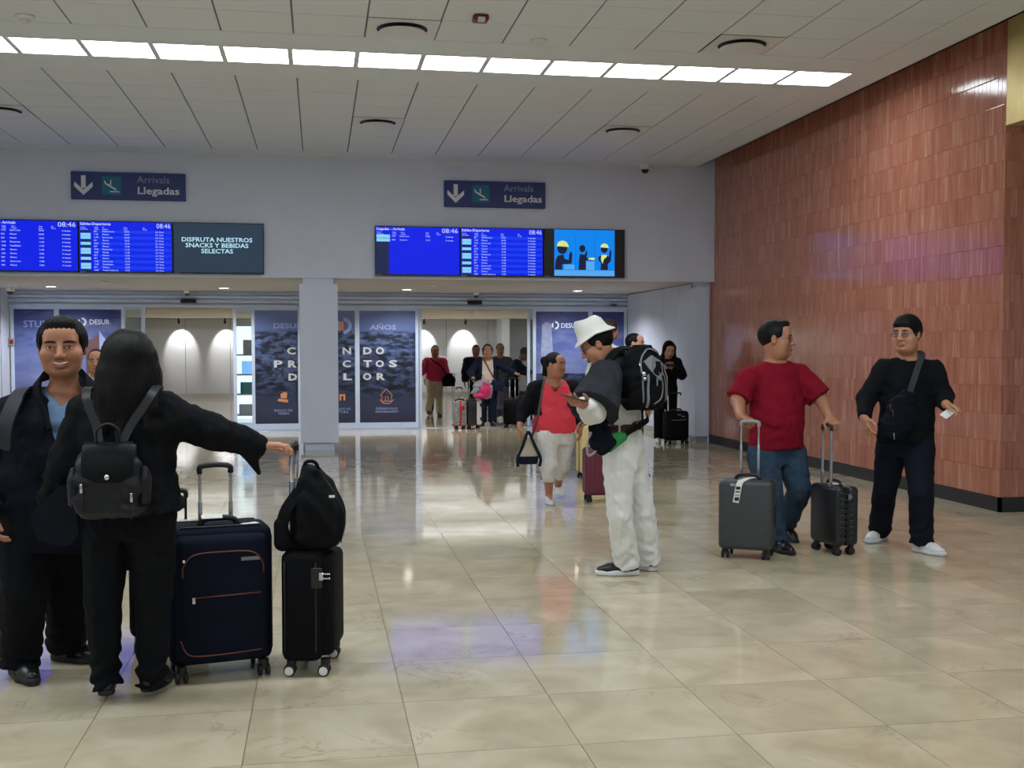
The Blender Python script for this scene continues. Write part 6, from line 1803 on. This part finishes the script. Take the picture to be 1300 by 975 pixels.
for x, z in ((-.105, .125), (.098, .085)):
    b = nb(); rbox(b, x-.006, x+.006, -.078, -.066, z-.018, z+.018, .003, 2); obj('zip_pull', b, M['chrome'], t, True, 40)
    b = nb(); tube(b, [(x, -.066, z+.02), (x*.97, -.062, z-.09)], .002, 5); obj('zip', b, M['black_plastic'], t)
b = nb(); tube(b, curve_pts([(-.045, -.02, .29), (-.045, -.03, .345), (0, -.035, .372), (.045, -.03, .345), (.045, -.02, .29)], 5), .007, 8, flat=(1.4, .7)); obj('carry_loop', b, M['leather_black'], t, True)
soft('side_pocket', [Loft((.145, .0, .05), (0, 0, 1), (1, 0, 0), [(0, .025, .045, 0), (.1, .03, .05, 0), (.15, .015, .03, 0)], .01)], M['leather_black'], .007, t)
soft('side_pocket', [Loft((-.145, .0, .05), (0, 0, 1), (1, 0, 0), [(0, .025, .045, 0), (.1, .03, .05, 0), (.15, .015, .03, 0)], .01)], M['leather_black'], .007, t)
def in_bag(t, pts): 
    m = Matrix.LocRotScale(t.location, t.rotation_euler, t.scale).inverted()
    return [m @ Vector(p) for p in pts]
for pts in ([(-.83, 4.5, 1.08), (-.85, 4.545, 1.15), (-.875, 4.565, 1.2), (-.895, 4.6, 1.255), (-.9, 4.68, 1.285), (-.9, 4.76, 1.27)], [(-.745, 4.5, 1.08), (-.715, 4.545, 1.15), (-.675, 4.56, 1.21), (-.645, 4.6, 1.265), (-.635, 4.68, 1.29), (-.64, 4.76, 1.275)]):
    b = nb(); pp = in_bag(t, pts); ribbon(b, [tuple(p) for p in curve_pts([tuple(q) for q in pp], 4)], .036, [(0, -1, .4)]*16+[(0, -.3, 1)]*10, .007); obj('strap', b, M['leather_black'], t)

# coat hanging over the woman's left arm
t_ = [(-1.02, 4.7, .9), (-.955, 4.68, .86), (-.94, 4.7, .7), (-.985, 4.72, .64), (-1.05, 4.73, .655), (-1.125, 4.76, .655), (-1.165, 4.78, .77)]
b = nb(); prism(b, t_, (.03, .035, 0)); bmesh.ops.bevel(b, geom=list(b.edges), offset=.01, segments=2, affect='EDGES')
tag(obj('coat', b, M['c_navyblack'], None, True, 50), 'dark folded coat hanging over the forearm of the woman seen from behind', 'coat')

# backpack strap of the smiling man
t = thing('backpack', 'dark backpack on the smiling person, shoulder strap showing', 'backpack', (-1.16, 5.36, .78))
soft('body', [Loft((0, 0, 0), (0, 0, 1), (1, 0, 0), [(0, .13, .07, 0), (.1, .15, .09, 0), (.3, .14, .08, 0), (.4, .08, .05, 0)], .03, pw=3)], M['case_black'], .012, t)
b = nb(); pp = in_bag(t, [(-1.3, 4.975, 1.02), (-1.285, 4.955, 1.12), (-1.26, 4.99, 1.21), (-1.245, 5.06, 1.262), (-1.235, 5.15, 1.265), (-1.225, 5.25, 1.22), (-1.22, 5.31, 1.15)])
ribbon(b, curve_pts([tuple(p) for p in pp], 5), .062, [(-.2, -1, .4)]*12+[(-.2, -.3, 1)]*9+[(-.2, .6, .8)]*10, .012); obj('strap', b, M['trim_grey' if False else 'backpack_grey'], t)

# sports backpack of the man in white: local +y points away from his back
bo = unit(V(.5, -.87, 0)); 
t = thing('backpack', 'black and grey sports backpack worn by the person in the white hat', 'backpack', (1.965, 6.70, 1.06), math.atan2(-bo[0], bo[1]))
soft('body', [Loft((0, 0, 0), (0, 0, 1), (1, 0, 0), [(0, .12, .06, 0), (.05, .145, .085, 0), (.2, .15, .09, 0), (.32, .13, .075, 0), (.4, .07, .04, 0)], .03, pw=2.8), Loft((0, .06, .01), (0, 0, 1), (1, 0, 0), [(0, .1, .05, 0), (.06, .12, .065, 0), (.2, .115, .06, 0), (.3, .07, .03, 0)], .02, pw=2.8)], M['case_black'], .0075, t, disp=lambda P: fold(P, .003, .09, 4))
def surf_y(x, z):
    u2 = np.interp(z, [0, .06, .2, .31, .36, .4], [.1, .128, .124, .085, .075, .04]); wx = np.interp(z, [0, .06, .2, .31, .4], [.13, .145, .15, .12, .07])
    return u2*max(.05, 1-abs(x/wx)**3)**.4+.003
def onbag(l): return [(-x, surf_y(x, z), z) for x, z in l]
for l, r_ in (([(-.1, .05), (-.105, .2), (-.09, .3), (-.05, .36), (0, .375), (.06, .355)], .006), ([(.105, .06), (.11, .2), (.095, .29)], .005), ([(-.07, .02), (-.075, .12), (-.07, .22)], .009), ([(-.02, .04), (.035, .08), (.05, .16), (.02, .25)], .004), ([(.085, .05), (.08, .16), (.06, .24)], .003)):
    b = nb(); tube(b, onbag([tuple(q[:2]) for q in curve_pts([(x, z, 0) for x, z in l], 4)]), r_, 6); obj('piping', b, M['trim_grey'], t, True)
b = nb(); pts = [(-.075, .3), (.0, .335), (.075, .3), (.07, .25), (.03, .18), (-.0, .2), (-.04, .24)]
prism(b, [(-x, surf_y(x, z)+.004, z) for x, z in pts], (0, -.03, 0)); obj('grey_panel', b, M['trim_grey'], t)
b = nb(); prism(b, [(-.018, surf_y(.02, .28)+.006, .3), (-.05, surf_y(.05, .28)+.008, .298), (-.052, surf_y(.05, .26)+.01, .265), (-.034, surf_y(.03, .24)+.008, .24), (-.016, surf_y(.02, .26)+.008, .268)], (0, -.01, 0)); obj('shield_patch', b, M['case_black'], t)
b = nb(); rbox(b, .0, .012, surf_y(.0, .17), surf_y(0, .17)+.008, .15, .2, .004, 2); obj('zip_pull', b, M['trim_grey'], t, True, 40)
b = nb(); tube(b, onbag([(-.1, .3), (-.102, .25)]), .004, 5); bmesh.ops.create_icosphere(b, subdivisions=2, radius=.016, matrix=Matrix.Translation((.105, surf_y(.1, .22)+.012, .225))); bmesh.ops.create_icosphere(b, subdivisions=2, radius=.013, matrix=Matrix.Translation((.105, surf_y(.1, .2)+.012, .195))); obj('keychain', b, M['chrome'], t, True)
b = nb()
for pts in ([(1.93, 6.72, 1.42), (1.88, 6.74, 1.44), (1.815, 6.74, 1.425), (1.755, 6.71, 1.36), (1.715, 6.68, 1.27)], [(2.03, 6.82, 1.42), (1.99, 6.87, 1.44), (1.95, 6.93, 1.43), (1.91, 6.97, 1.36)]):
    b = nb(); ribbon(b, curve_pts([tuple(p) for p in in_bag(t, pts)], 4), .06, [tuple(in_bag(t, [Vector((1.965, 6.70, 1.06))+Vector((.0, -.3, 1))])[0])]*30, .012); obj('strap', b, M['case_black'], t)
b = nb(); rbox(b, .12, .2, -.02, .02, .05, .075, .006, 2); obj('side_strap', b, M['case_black'], t, True, 40)

# phone in the hand of the man in white
t = thing('smartphone', 'dark smartphone held out by the person in the white hat', 'phone', (1.452, 6.325, 1.152)); t.rotation_euler = (R(12), R(8), R(50))
b = nb(); rbox(b, -.037, .037, -.078, .078, -.004, .004, .0035, 2); obj('casing', b, M['black_plastic'], t, True, 40)
b = nb(); box(b, -.033, .033, -.072, .072, .004, .0046); obj('screen', b, M['bezel'], t)
# waist pouch and strap, dark jacket over the arm
t = thing('waist_pouch', 'green waist pouch on a black strap across the white trousers', 'bag', (1.79, 6.655, .885))
b = nb(); prism(b, [(-.1, -.035, .03), (.05, -.01, .045), (.06, -.01, .0), (-.06, -.035, -.085), (-.09, -.035, -.07)], (.025, .035, 0)); bmesh.ops.bevel(b, geom=list(b.edges), offset=.008, segments=2, affect='EDGES'); obj('pouch', b, M['green'], t, True, 50)
b = nb(); ribbon(b, curve_pts([(.04, -.004, .02), (.1, .02, .05), (.165, .06, .078), (.235, .13, .105), (.26, .2, .12)], 5), .034, (.5, -.85, .1), .006); obj('strap', b, M['c_black'], t)
t = thing('jacket', 'dark jacket draped over the forearm of the person in white', 'jacket', (1.66, 6.55, .8))
soft('cloth', [Loft((.02, .01, .0), (-.08, 0, 1), (.9, .3, 0), [(0, .03, .02, 0), (.06, .075, .035, 0), (.2, .065, .03, 0), (.28, .06, .03, 0)], .03, pw=2.4)], M['c_navyblack'], .008, t, disp=lambda P: fold(P, .009, .08, 4, .4))
b = nb(); tube(b, curve_pts([(-.06, -.02, .14), (-.085, -.03, .05), (-.075, -.03, -.0), (-.03, -.025, .03), (-.01, -.02, .1)], 5), .008, 8); obj('grey_cord', b, M['grey_plastic'], t, True)
# handbag of the woman in coral
t = thing('handbag', 'cream and navy handbag hanging from the hand of the person in coral', 'handbag', (1.868, 10.03, .39))
soft('body', [Loft((0, 0, .02), (0, 0, 1), (1, 0, 0), [(0, .085, .06, 0), (.07, .095, .065, 0), (.18, .04, .025, 0), (.225, .022, .015, 0)], .02, pw=3)], M['case_yellow' if False else 'c_khaki'], .008, t)
soft('navy_base', [Loft((0, 0, 0), (0, 0, 1), (1, 0, 0), [(0, .082, .06, 0), (.03, .094, .067, 0), (.075, .098, .069, 0)], .01, pw=3)], M['c_navy'], .008, t)
for sx in (-1, 1):
    b = nb(); ribbon(b, curve_pts([(sx*.1, -.05, -.02), (sx*.105, -.06, .06), (sx*.06, -.055, .16), (sx*.02, -.03, .26), (-.0, -.02, .3)], 5), .026, (.0, -1, .2), .007); obj('handle', b, M['c_navy'], t)
t = thing('shoulder_strap', 'thin dark bag strap across the coral blouse', 'strap', (2.0, 10.05, 1.15))
b = nb(); ribbon(b, curve_pts([(.045, .12, .02), (.035, .03, .03), (.01, -.02, -.05), (-.02, -.045, -.2), (-.055, -.05, -.38), (-.1, -.03, -.52)], 5), .022, [(0, -.4, 1)]*6+[(-.3, -1, .1)]*30, .006); obj('strap', b, M['leather_brown'], t)
# crossbody bag of the man in black
t = thing('crossbody_bag', 'dark blue crossbody bag on the chest of the person in the black sweater', 'bag', (3.965, 7.265, .97))
soft('body', [Loft((-.03, .01, -.15), (.38, .0, .93), (.9, .1, -.3), [(0, .075, .03, 0), (.06, .115, .044, 0), (.2, .108, .044, 0), (.34, .045, .026, 0)], .02, pw=2.5)], M['c_navyblack'], .007, t, disp=lambda P: fold(P, .003, .07, 4))
b = nb(); ribbon(b, curve_pts([(.09, .0, .13), (.145, .03, .24), (.205, .065, .36), (.25, .1, .42), (.268, .185, .45), (.27, .255, .435)], 5), .042, [(-.2, -1, .3)]*16+[(0, -.4, 1)]*16, .006); obj('strap', b, M['backpack_grey'], t)
for x, z in ((-.07, .06), (-.05, .02), (-.04, -.14)):
    b = nb(); tube(b, [(x, -.045, z+.02), (x+.004, -.047, z-.025)], .004, 6); obj('zip_pull', b, M['trim_grey' if z < 0 else 'piping'], t, True)
b = nb(); tube(b, curve_pts([(-.08, -.04, .1), (-.03, -.045, .13), (.04, -.04, .14)], 4), .003, 5); obj('zip', b, M['black_plastic'], t, True)
# paper slip
b = nb(); ribbon(b, [(4.27, 7.06, 1.025), (4.225, 7.045, .995), (4.18, 7.03, .972)], .055, (.3, -.5, 1), .0015)
tag(obj('paper_slip', b, M['label']), 'white paper slip in the hand of the person in black', 'paper')

# smooth the straps
for o in list(bpy.data.objects):
    if o.type == 'MESH' and o.name.split('.')[0] in ('strap', 'handle', 'collar', 'shoulder_strap'):
        o.data.polygons.foreach_set('use_smooth', [True]*len(o.data.polygons)); o.data.set_sharp_from_angle(angle=R(50))
